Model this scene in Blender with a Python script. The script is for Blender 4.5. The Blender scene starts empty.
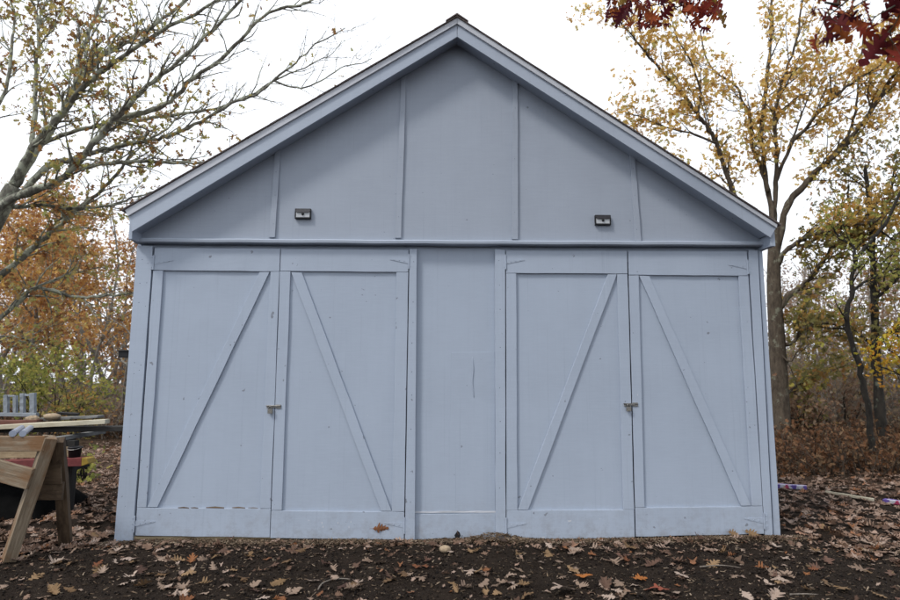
import bpy, math, random
import numpy as np
from mathutils import Vector, Matrix

random.seed(11)
rs = np.random.RandomState(5)
R = math.radians
SC = bpy.context.scene
COL = SC.collection

# ------------------------------------------------------------------ camera
CAM = np.array([-0.117, -5.971, 1.507])
PITCH, YAW, ROLL = 0.12905, -0.01684, -0.00167
FPX = 600.0
def _rot(p, y, r):
    cy, sy, cp, sp, cr, sr = np.cos(y), np.sin(y), np.cos(p), np.sin(p), np.cos(r), np.sin(r)
    return (np.array([[cy, -sy, 0], [sy, cy, 0], [0, 0, 1]]) @ np.array([[1, 0, 0], [0, cp, -sp], [0, sp, cp]])
            @ np.array([[cr, 0, sr], [0, 1, 0], [-sr, 0, cr]]))
RC = _rot(PITCH, YAW, ROLL)
def at(px, py, Y):
    """world point on the plane y=Y seen at photo pixel (px, py): used to survey sizes off the photograph"""
    d = RC @ np.array([(px - 450) / FPX, 1.0, -(py - 300) / FPX])
    return CAM + d * ((Y - CAM[1]) / d[1])
def gp(px, py, z=0.0):
    d = RC @ np.array([(px - 450) / FPX, 1.0, -(py - 300) / FPX])
    return CAM + d * ((z - CAM[2]) / d[2])
def mpp(Y):
    return (Y - CAM[1]) / FPX          # metres per photo pixel at depth Y

cam = bpy.data.cameras.new('camera')
co = bpy.data.objects.new('camera', cam); COL.objects.link(co)
M = Matrix(((RC[0][0], RC[0][2], -RC[0][1]), (RC[1][0], RC[1][2], -RC[1][1]), (RC[2][0], RC[2][2], -RC[2][1]))).to_4x4()
M.translation = Vector(CAM)
co.matrix_world = M
cam.lens = 24.0; cam.sensor_width = 36.0; cam.clip_end = 600
cam.dof.use_dof = True; cam.dof.focus_distance = 5.85; cam.dof.aperture_fstop = 1.9
SC.camera = co

# ------------------------------------------------------------------ mesh helpers
class MB:
    def __init__(s): s.v = []; s.f = []; s.m = []
    def add(s, V, F, mi=0):
        b = len(s.v); s.v.extend([tuple(map(float, p)) for p in V])
        for f in F: s.f.append(tuple(b + i for i in f)); s.m.append(mi)
    def prism(s, pts, dvec, mi=0):
        """closed polygon pts extruded by dvec"""
        n = len(pts); P = [np.array(p, float) for p in pts]; Q = [p + np.array(dvec, float) for p in P]
        F = [tuple(range(n)), tuple(range(2 * n - 1, n - 1, -1))]
        F += [(i, n + i, n + (i + 1) % n, (i + 1) % n) for i in range(n)]
        s.add(P + Q, F, mi)
    def box(s, c, sz, mi=0, rz=0.0):
        x, y, z = sz[0] / 2, sz[1] / 2, sz[2] / 2
        V = [(-x, -y, -z), (x, -y, -z), (x, y, -z), (-x, y, -z), (-x, -y, z), (x, -y, z), (x, y, z), (-x, y, z)]
        ca, sa = math.cos(rz), math.sin(rz)
        V = [(c[0] + a * ca - b * sa, c[1] + a * sa + b * ca, c[2] + d) for a, b, d in V]
        s.add(V, [(0, 3, 2, 1), (4, 5, 6, 7), (0, 1, 5, 4), (1, 2, 6, 5), (2, 3, 7, 6), (3, 0, 4, 7)], mi)
    def tube(s, pts, rad, n=6, mi=0, cap=True):
        P = np.array(pts, float); m = len(P)
        T = np.gradient(P, axis=0); T /= np.linalg.norm(T, axis=1)[:, None] + 1e-9
        u = np.cross(T[0], [0.31, 0.22, 0.93]); u /= np.linalg.norm(u) + 1e-9
        V = []; a = np.arange(n) * 2 * math.pi / n; ca, sa = np.cos(a)[:, None], np.sin(a)[:, None]
        for i in range(m):
            u = u - T[i] * np.dot(u, T[i]); u /= np.linalg.norm(u) + 1e-9
            w = np.cross(T[i], u); V.append(P[i] + rad[i] * (ca * u + sa * w))
        V = np.concatenate(V); F = []
        for i in range(m - 1):
            for k in range(n):
                F.append((i * n + k, i * n + (k + 1) % n, (i + 1) * n + (k + 1) % n, (i + 1) * n + k))
        if cap: F.append(tuple(range(n - 1, -1, -1))); F.append(tuple((m - 1) * n + k for k in range(n)))
        s.add(V, F, mi)
    def build(s, name, mats, parent=None, smooth=False, bevel=0.0, loc=None):
        me = bpy.data.meshes.new(name); me.from_pydata(s.v, [], s.f)
        mats = mats if isinstance(mats, (list, tuple)) else [mats]
        for mt in mats: me.materials.append(mt)
        if len(mats) > 1: me.polygons.foreach_set('material_index', s.m)
        if smooth: me.polygons.foreach_set('use_smooth', [True] * len(s.f))
        me.update()
        return link(name, me, parent, bevel, loc)

def link(name, me, parent=None, bevel=0.0, loc=None):
    o = bpy.data.objects.new(name, me); COL.objects.link(o)
    if loc is not None: o.location = loc
    if parent is not None: o.parent = parent
    if bevel:
        b = o.modifiers.new('bevel', 'BEVEL'); b.width = bevel; b.segments = 2; b.limit_method = 'ANGLE'; b.angle_limit = R(40)
    return o
def tag(o, label=None, cat=None, group=None, kind=None):
    if label: o['label'] = label
    if cat: o['category'] = cat
    if group: o['group'] = group
    if kind: o['kind'] = kind
    return o
def empty(name, label, cat, loc=(0, 0, 0), group=None):
    o = bpy.data.objects.new(name, None); COL.objects.link(o); o.location = loc; o.empty_display_size = .2
    return tag(o, label, cat, group)
def copy_tree(o, parent=None):
    c = o.copy(); COL.objects.link(c)
    if parent is not None: c.parent = parent
    for ch in o.children: copy_tree(ch, c)
    return c

# ------------------------------------------------------------------ material helpers
def mat(name):
    m = bpy.data.materials.new(name); m.use_nodes = True
    nt = m.node_tree; b = nt.nodes['Principled BSDF']; b.inputs['Specular IOR Level'].default_value = 0.25
    return m, nt, b
def nd(nt, t, **kw):
    n = nt.nodes.new(t)
    for k, v in kw.items():
        if k in n.inputs.keys(): n.inputs[k].default_value = v
        else: setattr(n, k, v)
    return n
def ramp(nt, src, stops):
    r = nt.nodes.new('ShaderNodeValToRGB'); e = r.color_ramp.elements
    while len(e) < len(stops): e.new(0.5)
    for i, (p, c) in enumerate(stops): e[i].position = p; e[i].color = (c[0], c[1], c[2], 1) if isinstance(c, (tuple, list)) else (c, c, c, 1)
    nt.links.new(src, r.inputs[0]); return r.outputs[0]
def mixc(nt, fac, a, b, mode='MIX'):
    n = nt.nodes.new('ShaderNodeMix'); n.data_type = 'RGBA'; n.blend_type = mode
    for s, v in ((n.inputs[0], fac), (n.inputs[6], a), (n.inputs[7], b)):
        if isinstance(v, (int, float)): s.default_value = v
        elif isinstance(v, (tuple, list)): s.default_value = (v[0], v[1], v[2], 1)
        else: nt.links.new(v, s)
    return n.outputs[2]
def mth(nt, op, a, b=0.0, clamp=False):
    n = nt.nodes.new('ShaderNodeMath'); n.operation = op; n.use_clamp = clamp
    for s, v in ((n.inputs[0], a), (n.inputs[1], b)):
        if isinstance(v, (int, float)): s.default_value = v
        else: nt.links.new(v, s)
    return n.outputs[0]
def noise(nt, scale, detail=4.0, rough=0.55, stretch=None, coord='Object', dist=0.0):
    tc = nt.nodes.new('ShaderNodeTexCoord'); src = tc.outputs[coord]
    if stretch:
        mp = nt.nodes.new('ShaderNodeMapping'); mp.inputs['Scale'].default_value = stretch
        nt.links.new(src, mp.inputs[0]); src = mp.outputs[0]
    n = nd(nt, 'ShaderNodeTexNoise', Scale=scale, Detail=detail, Roughness=rough, Distortion=dist)
    nt.links.new(src, n.inputs['Vector']); return n.outputs['Fac']
def bump(nt, b, h, strength, dist=0.01):
    n = nd(nt, 'ShaderNodeBump', Strength=strength, Distance=dist)
    nt.links.new(h, n.inputs['Height']); nt.links.new(n.outputs[0], b.inputs['Normal'])

def paint_material(name, base, swirl=0.0, chips=0.735):
    m, nt, b = mat(name)
    big = noise(nt, 1.1, 5, .6)
    streak = noise(nt, 1.0, 6, .65, (26, 26, 1.2))
    fine = noise(nt, 1.0, 4, .7, (260, 260, 30))
    lo = tuple(c * .95 for c in base); hi = tuple(min(1, c * 1.035) for c in base)
    c = mixc(nt, ramp(nt, big, [(.32, 0.0), (.68, 1.0)]), lo, hi)
    c = mixc(nt, ramp(nt, streak, [(.35, .0), (.75, .10)]), c, (base[0] * .72, base[1] * .74, base[2] * .78))
    # grime splashed up from the soil, in blotches
    tc = nt.nodes.new('ShaderNodeTexCoord'); sp = nt.nodes.new('ShaderNodeSeparateXYZ'); nt.links.new(tc.outputs['Object'], sp.inputs[0])
    low = ramp(nt, sp.outputs[2], [(0.0, 1.0), (.12, .55), (.40, 0.0)])
    spl = ramp(nt, noise(nt, 9, 8, .75), [(.46, 0.0), (.70, .6)])
    c = mixc(nt, mth(nt, 'MULTIPLY', low, spl), c, (.17, .155, .14))
    # chipped spots: dark pinholes, scuffs and bare pale primer
    spot = ramp(nt, noise(nt, 15, 3, .5), [(chips, 0.0), (chips + .02, .75)])
    c = mixc(nt, spot, c, (.12, .125, .14))
    pale = ramp(nt, noise(nt, 13, 4, .6, (1, 1, .5)), [(.755, 0.0), (.775, .6)])
    c = mixc(nt, pale, c, (.55, .56, .58))
    nt.links.new(c, b.inputs['Base Color']); b.inputs['Roughness'].default_value = .62
    brush = noise(nt, 1.0, 3, .6, (6, 6, 90))
    c = mixc(nt, ramp(nt, brush, [(.38, 0.0), (.72, .14)]), c, tuple(min(1, x * 1.25) for x in base))
    drip = ramp(nt, noise(nt, 1.0, 5, .7, (38, 38, .55)), [(.58, 0.0), (.72, .26)])
    c = mixc(nt, drip, c, tuple(x * .66 for x in base))
    nt.links.new(c, b.inputs['Base Color'])
    h = mth(nt, 'ADD', mth(nt, 'MULTIPLY', fine, .45), mth(nt, 'MULTIPLY', streak, .40))
    h = mth(nt, 'ADD', h, mth(nt, 'MULTIPLY', brush, .25))
    if swirl:
        w = nd(nt, 'ShaderNodeTexWave', Scale=3.0, Distortion=14.0, Detail=3.0); w.inputs['Detail Scale'].default_value = .8
        nt.links.new(tc.outputs['Object'], w.inputs['Vector'])
        h = mth(nt, 'ADD', h, mth(nt, 'MULTIPLY', w.outputs['Fac'], swirl))
    h = mth(nt, 'ADD', h, mth(nt, 'MULTIPLY', noise(nt, .9, 2), 1.2))
    bump(nt, b, h, .42, .0035)
    return m
PAINT = paint_material('blue_grey_siding', (.318, .368, .447), 0)
GABLE = paint_material('darker_grey_gable', (.292, .329, .391), .10)  # gable tone a little darker and greyer than the siding, with grain swirl
TRIM = paint_material('blue_grey_trim', (.322, .372, .451), 0, .715)
RAKE = paint_material('blue_grey_rake', (.342, .388, .462), 0, .75)
STRIP = paint_material('pale_drip_strip', (.46, .48, .52), 0, .75)

def plain(name, col, rough=.6, metal=0.0, var=.15, sc=20, stretch=None, bmp=.2):
    m, nt, b = mat(name)
    n = noise(nt, sc, 5, .6, stretch)
    c = mixc(nt, ramp(nt, n, [(.3, 0.0), (.7, 1.0)]), tuple(x * (1 - var) for x in col), tuple(min(1, x * (1 + var)) for x in col))
    nt.links.new(c, b.inputs['Base Color']); b.inputs['Roughness'].default_value = rough; b.inputs['Metallic'].default_value = metal
    if bmp: bump(nt, b, n, bmp, .005)
    return m
BLACK = plain('black_plastic', (.012, .012, .014), .45)
LENS = plain('frosted_lens', (.42, .44, .46), .2, 0, .05, 30, None, 0)
SOLAR = plain('solar_film', (.035, .035, .04), .25, 0, .3, 60)
STEEL = plain('dull_steel', (.22, .215, .205), .42, .85, .35, 60)
BRASS = plain('dull_padlock_metal', (.23, .22, .20), .4, .8, .25, 80)
SHINGLE = plain('brown_shingle', (.20, .165, .155), .9, 0, .45, 40, None, .8)
DARKW = plain('dark_inside_wood', (.05, .04, .03), .9)
CONC = plain('pale_stone', (.30, .23, .155), .8, 0, .3, 40)

def wood_material(name, a, b_, dark, sc=1.0, knots=True):
    m, nt, b = mat(name)
    g = noise(nt, sc, 7, .65, (2.2, 42, 42), 'Object', .4)
    c = mixc(nt, ramp(nt, g, [(.3, 0.0), (.68, 1.0)]), a, b_)
    st = noise(nt, 3.2, 6, .7, (.6, 1.5, 1.5))
    c = mixc(nt, ramp(nt, st, [(.46, 0.0), (.62, .9)]), c, dark)
    g2 = noise(nt, 1, 3, .5, (5, 160, 160))
    c = mixc(nt, ramp(nt, g2, [(.58, 0.0), (.72, .45)]), c, tuple(x * .5 for x in dark))
    if knots:
        tc = nt.nodes.new('ShaderNodeTexCoord'); v = nd(nt, 'ShaderNodeTexVoronoi', Scale=4.2)
        nt.links.new(tc.outputs['Object'], v.inputs['Vector'])
        c = mixc(nt, ramp(nt, v.outputs['Distance'], [(.07, .8), (.13, 0.0)]), c, tuple(x * .45 for x in dark))
    nt.links.new(c, b.inputs['Base Color']); b.inputs['Roughness'].default_value = .8
    bump(nt, b, mth(nt, 'ADD', g, g2), .5, .004)
    return m
WOOD = wood_material('weathered_pine', (.10, .074, .048), (.285, .23, .165), (.16, .082, .036))
WOODD = wood_material('damp_brown_pine', (.055, .036, .022), (.115, .080, .050), (.028, .017, .010))
CREAM = wood_material('pale_new_board', (.46, .42, .31), (.58, .55, .43), (.36, .31, .22), 1.0, False)
GREYW = wood_material('grey_board', (.15, .15, .145), (.24, .24, .23), (.09, .09, .085))
DARKB = wood_material('black_stained_board', (.018, .017, .016), (.035, .033, .03), (.01, .01, .01))
TANW = wood_material('tan_board', (.26, .20, .12), (.36, .29, .18), (.18, .13, .08))
REDB = plain('faded_red_paint', (.14, .034, .034), .6, 0, .3, 12)
YEL = plain('yellow_paint', (.27, .18, .03), .55, 0, .15, 12)
REDW = wood_material('red_brown_board', (.14, .055, .04), (.20, .09, .065), (.08, .04, .03))
ALU = plain('grey_aluminium', (.22, .245, .27), .45, .35, .12, 25)
PVC = plain('bluish_white_pipe', (.27, .30, .37), .4, 0, .06, 10)
TARP = plain('black_tarp', (.005, .005, .005), .95, 0, .3, 8)
TARP.node_tree.nodes['Principled BSDF'].inputs['Specular IOR Level'].default_value = .03

def bark(name, a, b_, lich, amount=.55):
    m, nt, b = mat(name)
    n1 = noise(nt, 14, 7, .7, (1, 1, .35)); c = mixc(nt, ramp(nt, n1, [(.35, 0.0), (.65, 1.0)]), a, b_)
    n2 = noise(nt, 5.5, 6, .65)
    c = mixc(nt, ramp(nt, n2, [(amount, 0.0), (amount + .07, 1.0)]), c, lich)
    nt.links.new(c, b.inputs['Base Color']); b.inputs['Roughness'].default_value = .95
    bump(nt, b, n1, 1.0, .03); return m
BARK_L = bark('lichen_oak_bark', (.07, .066, .054), (.20, .195, .16), (.33, .345, .27), .48)
BARK_R = bark('grey_brown_oak_bark', (.040, .031, .023), (.105, .084, .062), (.16, .16, .12), .58)
BARK_D = bark('dark_wet_bark', (.010, .009, .008), (.030, .026, .021), (.10, .11, .085), .60)
BARK_G = bark('grey_thin_bark', (.12, .105, .088), (.25, .23, .20), (.29, .29, .25), .55)
TWIG = bark('thicket_twig_bark', (.11, .09, .075), (.27, .235, .20), (.17, .16, .14), .6)

TWIGD = bark('undergrowth_stem_bark', (.03, .022, .016), (.085, .062, .045), (.13, .11, .09), .64)

def leafmat(name, stops, trans=.42, island=True, tint=.25):
    m = bpy.data.materials.new(name); m.use_nodes = True; nt = m.node_tree; nt.nodes.clear()
    out = nt.nodes.new('ShaderNodeOutputMaterial')
    if island: g = nt.nodes.new('ShaderNodeNewGeometry'); src = g.outputs['Random Per Island']
    else: g = nt.nodes.new('ShaderNodeObjectInfo'); src = g.outputs['Random']
    c = ramp(nt, src, stops)
    n = noise(nt, 45, 3, .6, None, 'Object'); c = mixc(nt, ramp(nt, n, [(.4, 0.0), (.7, tint * 2)]), c, mixc(nt, 1.0, c, (.45, .40, .36), 'MULTIPLY'))
    d = nt.nodes.new('ShaderNodeBsdfPrincipled'); d.inputs['Roughness'].default_value = .6; d.inputs['Specular IOR Level'].default_value = .07
    t = nt.nodes.new('ShaderNodeBsdfTranslucent'); mx = nt.nodes.new('ShaderNodeMixShader'); mx.inputs[0].default_value = trans
    nt.links.new(c, d.inputs['Base Color']); nt.links.new(c, t.inputs['Color'])
    nt.links.new(d.outputs[0], mx.inputs[1]); nt.links.new(t.outputs[0], mx.inputs[2]); nt.links.new(mx.outputs[0], out.inputs[0])
    return m
LF_OAKL = leafmat('left_oak_leaves', [(0, (.16, .08, .04)), (.2, (.30, .15, .06)), (.4, (.40, .32, .12)), (.65, (.36, .38, .13)), (.8, (.40, .22, .08)), (1, (.54, .48, .18))], .6)
LF_OAKR = leafmat('right_oak_leaves', [(0, (.46, .26, .08)), (.3, (.70, .44, .12)), (.55, (.80, .58, .18)), (.72, (.56, .38, .14)), (.87, (.50, .48, .17)), (1, (.64, .32, .09))], .68)
LF_OLIVE = leafmat('olive_leaves', [(0, (.13, .13, .06)), (.3, (.24, .22, .08)), (.6, (.32, .25, .09)), (.8, (.40, .20, .07)), (1, (.46, .44, .10))], .5)
LF_ORANGE = leafmat('orange_wood_leaves', [(0, (.24, .115, .06)), (.25, (.46, .21, .08)), (.5, (.64, .36, .12)), (.7, (.48, .33, .17)), (.85, (.72, .48, .14)), (1, (.36, .21, .12))], .6)
LF_BROWN = leafmat('brown_thicket_leaves', [(0, (.17, .105, .075)), (.3, (.29, .17, .11)), (.5, (.27, .225, .17)), (.7, (.36, .23, .14)), (.85, (.26, .235, .19)), (1, (.44, .31, .17))], .45)
LF_GREEN = leafmat('yellow_green_leaves', [(0, (.14, .17, .05)), (.4, (.26, .28, .08)), (.7, (.38, .38, .10)), (1, (.50, .42, .12))], .48)
LF_RED = leafmat('red_oak_leaves', [(0, (.05, .010, .016)), (.3, (.14, .022, .024)), (.55, (.26, .045, .025)), (.75, (.40, .12, .03)), (.9, (.10, .018, .022)), (1, (.44, .30, .06))], .4)
LF_BRACK = leafmat('rust_bracken', [(0, (.06, .035, .024)), (.35, (.13, .065, .035)), (.6, (.20, .10, .05)), (.8, (.12, .09, .06)), (1, (.27, .16, .085))], .25)
LF_LITTER = leafmat('litter_leaves', [(0, (.09, .055, .04)), (.3, (.16, .10, .07)), (.55, (.25, .17, .125)), (.8, (.36, .27, .22)), (.93, (.24, .10, .04)), (1, (.42, .34, .29))], .15)
F_PALE = leafmat('pale_fallen_leaf', [(0, (.19, .135, .10)), (.5, (.29, .215, .165)), (1, (.42, .335, .28))], .12, False, .3)
F_TAN = leafmat('tan_fallen_leaf', [(0, (.13, .08, .045)), (.5, (.20, .13, .07)), (1, (.28, .185, .105))], .12, False, .3)
F_RUST = leafmat('rust_fallen_leaf', [(0, (.15, .06, .032)), (.5, (.20, .09, .045)), (1, (.25, .11, .05))], .12, False, .25)
F_DARK = leafmat('dark_fallen_leaf', [(0, (.075, .045, .035)), (.5, (.12, .075, .055)), (1, (.15, .085, .065))], .1, False, .3)
F_ORANGE = leafmat('orange_fallen_leaf', [(0, (.32, .12, .035)), (1, (.36, .135, .04))], .12, False, .2)
F_RED = leafmat('red_fallen_leaf', [(0, (.24, .075, .045)), (1, (.26, .08, .05))], .12, False, .2)

# ------------------------------------------------------------------ leaves
def oak_template(kind, seed, curl=1.0):
    r = random.Random(seed)
    if kind == 'red':      # pointed lobes
        mids = [.0, .24, .42, .60, .78, 1.0]; sin = [.012, .05, .085, .095, .06, .0]; tips = [(.15, .15), (.40, .33), (.62, .38), (.80, .25), (.93, .09)]
    elif kind == 'white':  # rounded lobes
        mids = [.0, .26, .44, .62, .80, 1.0]; sin = [.012, .07, .10, .12, .11, .05]; tips = [(.20, .14), (.38, .25), (.58, .33), (.75, .30), (.94, .17)]
    else:                  # plain oval
        mids = [.0, .2, .45, .7, .88, 1.0]; sin = [.02, .14, .19, .17, .09, .0]; tips = [(.10, .09), (.33, .18), (.58, .19), (.80, .13), (.95, .04)]
    V = [(x, 0, 0) for x in mids]; F = []
    for sgn in (1, -1):
        b = len(V)
        for x, s_ in zip(mids, sin): V.append((x, sgn * s_, 0))
        for i, (tx, ty) in enumerate(tips):
            tx += r.uniform(-.03, .03); ty *= r.uniform(.75, 1.15)
            w = .045 if kind == 'red' else (.07 if kind == 'white' else .10)
            k = len(V)
            V.append((tx - w, sgn * ty * .93, 0)); V.append((tx + w * .6, sgn * ty, 0))
            f = [i, b + i, k, k + 1, b + i + 1, i + 1]
            if i == 0: f = [0, k, k + 1, b + 1, 1]
            F.append(tuple(f if sgn < 0 else f[::-1]))
    a1, a2, a3 = r.uniform(-.9, 1.3) * curl, r.uniform(-.5, .7) * curl, r.uniform(0, 6)
    out = []
    for x, y, z in V:
        z = a1 * y * y * 1.6 + a2 * (x - .5) ** 2 + .045 * curl * math.sin(9 * x + a3) * (abs(y) * 3 + .2) + .10 * curl * y * math.sin(5 * x + a3)
        out.append((x - .5, y, z))
    # petiole
    b = len(out); p = out[0]
    out += [(p[0] - .22, .008, p[2] + .02), (p[0] - .22, -.008, p[2] + .02), (p[0], -.008, p[2]), (p[0], .008, p[2])]
    F.append((b, b + 1, b + 2, b + 3))
    return np.array(out), F
def spray_template(seed):
    """one small lobed leaf for crowns, folded along its midrib"""
    r = random.Random(seed); c = r.uniform(-.25, .25)
    q = lambda a: a * r.uniform(.8, 1.2)
    V = [(-.5, 0, 0), (-.2, 0, .02), (.1, 0, .03), (.5, 0, -.05),
         (-.22, q(.30), c), (-.10, .08, 0), (.14, q(.44), c), (.16, .12, 0), (.36, q(.30), c * .7),
         (-.22, -q(.30), c), (-.10, -.08, 0), (.14, -q(.44), c), (.16, -.12, 0), (.36, -q(.30), c * .7)]
    F = [(0, 1, 5, 4), (1, 2, 7, 6, 5), (2, 3, 8, 7), (0, 9, 10, 1), (1, 10, 11, 12, 2), (2, 12, 13, 3)]
    return np.array(V), F
def clump_template(seed):
    """two small leaves sharing a stalk, for far crowns"""
    r = random.Random(seed); V = []; F = []
    a = r.uniform(0, 6)
    V = [(-.5, 0, 0), (-.1, .22, .1), (.5, .05, -.05), (0, -.2, .05),
         (.35 * math.cos(a), .5 * math.sin(a), .12), (-.1, .22, .1)]
    F = [(0, 3, 2, 1)]
    return np.array(V[:4]), F

def euler_mats(n, tilt, rng):
    """random yaw, then tilt about a random horizontal axis (radians array)"""
    yaw = rng.uniform(0, 2 * math.pi, n); ax = rng.uniform(0, 2 * math.pi, n); t = tilt
    cz, sz = np.cos(yaw), np.sin(yaw); Z = np.zeros(n); O = np.ones(n)
    Rz = np.stack([np.stack([cz, -sz, Z], 1), np.stack([sz, cz, Z], 1), np.stack([Z, Z, O], 1)], 1)
    ux, uy = np.cos(ax), np.sin(ax); c, s = np.cos(t), np.sin(t); k = 1 - c
    Rt = np.stack([np.stack([c + ux * ux * k, ux * uy * k, uy * s], 1), np.stack([ux * uy * k, c + uy * uy * k, -ux * s], 1),
                   np.stack([-uy * s, ux * s, c], 1)], 1)
    return Rt @ Rz
def leaf_cloud(name, P, size, temps, mats, parent=None, tilt=None, rng=rs):
    P = np.asarray(P, float); n = len(P); size = np.asarray(size, float) * np.ones(n)
    if tilt is None: tilt = np.arccos(rng.uniform(-1, 1, n))
    Rm = euler_mats(n, tilt, rng); pick = rng.randint(0, len(temps), n)
    VV, LV, LS, LT = [], [], [], []; vb = lb = 0
    for k, (V, F) in enumerate(temps):
        idx = np.where(pick == k)[0]; m = len(idx)
        if not m: continue
        W = np.einsum('nij,vj->nvi', Rm[idx], V) * size[idx][:, None, None] + P[idx][:, None, :]
        VV.append(W.reshape(-1, 3)); fl = np.concatenate([np.array(f) for f in F]); ft = np.array([len(f) for f in F])
        L = fl[None, :] + (np.arange(m) * len(V))[:, None] + vb; LV.append(L.ravel())
        fs = np.concatenate([[0], np.cumsum(ft)[:-1]])
        LS.append((fs[None, :] + (np.arange(m) * len(fl))[:, None] + lb).ravel()); LT.append(np.tile(ft, m))
        vb += m * len(V); lb += m * len(fl)
    VV, LV, LS, LT = map(np.concatenate, (VV, LV, LS, LT))
    me = bpy.data.meshes.new(name); me.vertices.add(len(VV)); me.vertices.foreach_set('co', VV.ravel())
    me.loops.add(len(LV)); me.loops.foreach_set('vertex_index', LV.astype(np.int32))
    me.polygons.add(len(LS)); me.polygons.foreach_set('loop_start', LS.astype(np.int32)); me.polygons.foreach_set('loop_total', LT.astype(np.int32))
    me.materials.append(mats); me.update(calc_edges=True); me.validate()
    return link(name, me, parent)
SPRAY = [spray_template(i) for i in range(5)]
CLUMP = [clump_template(i) for i in range(4)]
REDT = [oak_template('red', i, .9) for i in range(7)]
LITT = [oak_template('red', 20 + i, 1.35) for i in range(4)] + [oak_template('white', 30 + i, 1.35) for i in range(4)]

# ------------------------------------------------------------------ trees
def unit(v): return v / (np.linalg.norm(v) + 1e-9)
def smooth_poly(P, k=4):
    P = np.array(P, float); n = len(P); out = []
    for i in range(n - 1):
        p0, p1, p2, p3 = P[max(i - 1, 0)], P[i], P[i + 1], P[min(i + 2, n - 1)]
        for t in np.arange(k) / k:
            out.append(.5 * ((2 * p1) + (-p0 + p2) * t + (2 * p0 - 5 * p1 + 4 * p2 - p3) * t * t + (-p0 + 3 * p1 - 3 * p2 + p3) * t ** 3))
    out.append(P[-1]); return np.array(out)
def grow(mb, p, d, L, r, lvl, tips, rg, wig=.22, up=.06, nch=(5, 4, 3), tmin=.3, sides=(7, 5, 4, 3), lf=.55, spread=.75):
    n = max(4, int(L / .22)) if lvl < 2 else 4
    n = min(n, 14); P = [np.array(p, float)]; d = unit(np.array(d, float)); D = [d]
    for i in range(n):
        d = unit(d + np.array([rg.gauss(0, wig), rg.gauss(0, wig), rg.gauss(0, wig) + up])); P.append(P[-1] + d * L / n); D.append(d)
    rad = [r * (1 - .8 * (i / n) ** 1.1) for i in range(n + 1)]
    mb.tube(P, rad, sides[min(lvl, 3)], cap=False)
    if lvl >= 2 or lvl >= len(nch):
        for i in range(1, n + 1): tips.append(P[i])
        return
    tips.append(P[-1])
    k = nch[lvl]
    for j in range(k):
        t = tmin + (1 - tmin) * (j + rg.random()) / k; i = min(n, max(1, int(t * n)))
        a = unit(np.array([rg.gauss(0, 1), rg.gauss(0, 1), rg.gauss(0, .8) + .15])); a = unit(a - D[i] * np.dot(a, D[i]))
        dd = unit(D[i] + a * spread * rg.uniform(.6, 1.4))
        grow(mb, P[i], dd, L * lf * rg.uniform(.6, 1.2) * (1.15 - .5 * t), max(rad[i] * .62, .004), lvl + 1, tips, rg, wig, up, nch, .25, sides, lf, spread)
def limb(mb, pts, r0, r1, tips, rg, nsub, sublen, sides=8, kids=(3, 3), up=.05, t0=.2, spread=.8):
    """a surveyed limb (3-D points) with twigs grown along it"""
    P = smooth_poly(pts); n = len(P)
    P[1:-1] += np.array([[rg.gauss(0, 1) for _ in range(3)] for _ in range(n - 2)]) * min(.011, r0 * .22)
    rad = [(r0 + (r1 - r0) * (i / (n - 1)) ** .8) * (1 + rg.uniform(-.13, .15)) for i in range(n)]
    mb.tube(P, rad, sides, cap=True)
    T = np.gradient(P, axis=0)
    for j in range(nsub):
        t = t0 + (1 - t0) * (j + rg.random()) / nsub; i = min(n - 1, int(t * (n - 1))); D = unit(T[i])
        a = unit(np.array([rg.gauss(0, 1), rg.gauss(0, 1), rg.gauss(0, .8) + .2])); a = unit(a - D * np.dot(a, D))
        grow(mb, P[i], unit(D + a * spread * rg.uniform(.6, 1.4)), sublen * rg.uniform(.5, 1.25), max(min(rad[i] * .5, .02), .005), 1, tips, rg,
             .2, up, (0,) + kids, .2, (6, 4, 3, 3), .5, .8)
def near(tips, n, sig, rng):
    T = np.array(tips); return T[rng.randint(0, len(T), n)] + rng.normal(0, sig, (n, 3))

# ------------------------------------------------------------------ ground
def gh(x, y):
    x = np.asarray(x, float); y = np.asarray(y, float)
    z = .018 * np.sin(1.7 * x + .6) * np.sin(1.3 * y + 1.1) + .012 * np.sin(3.9 * x - 2.1 * y) + .008 * np.sin(7.1 * x + 5 * y + 2)
    front = np.exp(-((y + .10) / .28) ** 2) * (np.abs(x) < 3.6)
    z = z * (1 - .85 * front) - .015 * front + .026 * np.clip((x - 1.8) / .6, 0, 1) * (x < 3.4) * front
    far = np.clip((y - 1.5) / 6, 0, 1)
    return z + far * (.05 * np.sin(.7 * x + .4 * y) + .10 * (x > 0)) - .05 * np.clip((-x - 2.8), 0, 1) * (np.abs(y + .2) < .7)
def axis(lo, hi, step, far):
    a = list(np.arange(lo, hi, step)); s = step; x = hi
    while x < far: a.append(x); s *= 1.22; x += s
    a.append(far); s = step; x = lo
    while x > -far: x -= s; s *= 1.22; a.insert(0, max(x, -far))
    return np.array(a)
gx = axis(-5.2, 5.4, .05, 150); gy = axis(-3.4, 3.0, .05, 150)
X, Y = np.meshgrid(gx, gy); Z = gh(X, Y)
dense = (np.abs(X) < 5.6) & (Y > -3.6) & (Y < 3.2)
Z = Z + dense * (rs.normal(0, .0045, X.shape) + .007 * np.sin(17 * X + 5 * np.sin(9 * Y)) * np.sin(19 * Y + 4 * np.sin(7 * X)))
inside = (np.abs(X) < 3.1) & (Y > .05) & (Y < 6); Z[inside] = -.02
nx, ny = len(gx), len(gy)
idx = np.arange(nx * ny).reshape(ny, nx)
F = np.stack([idx[:-1, :-1], idx[:-1, 1:], idx[1:, 1:], idx[1:, :-1]], -1).reshape(-1, 4)
me = bpy.data.meshes.new('ground'); me.from_pydata(np.stack([X, Y, Z], -1).reshape(-1, 3).tolist(), [], F.tolist())
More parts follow.
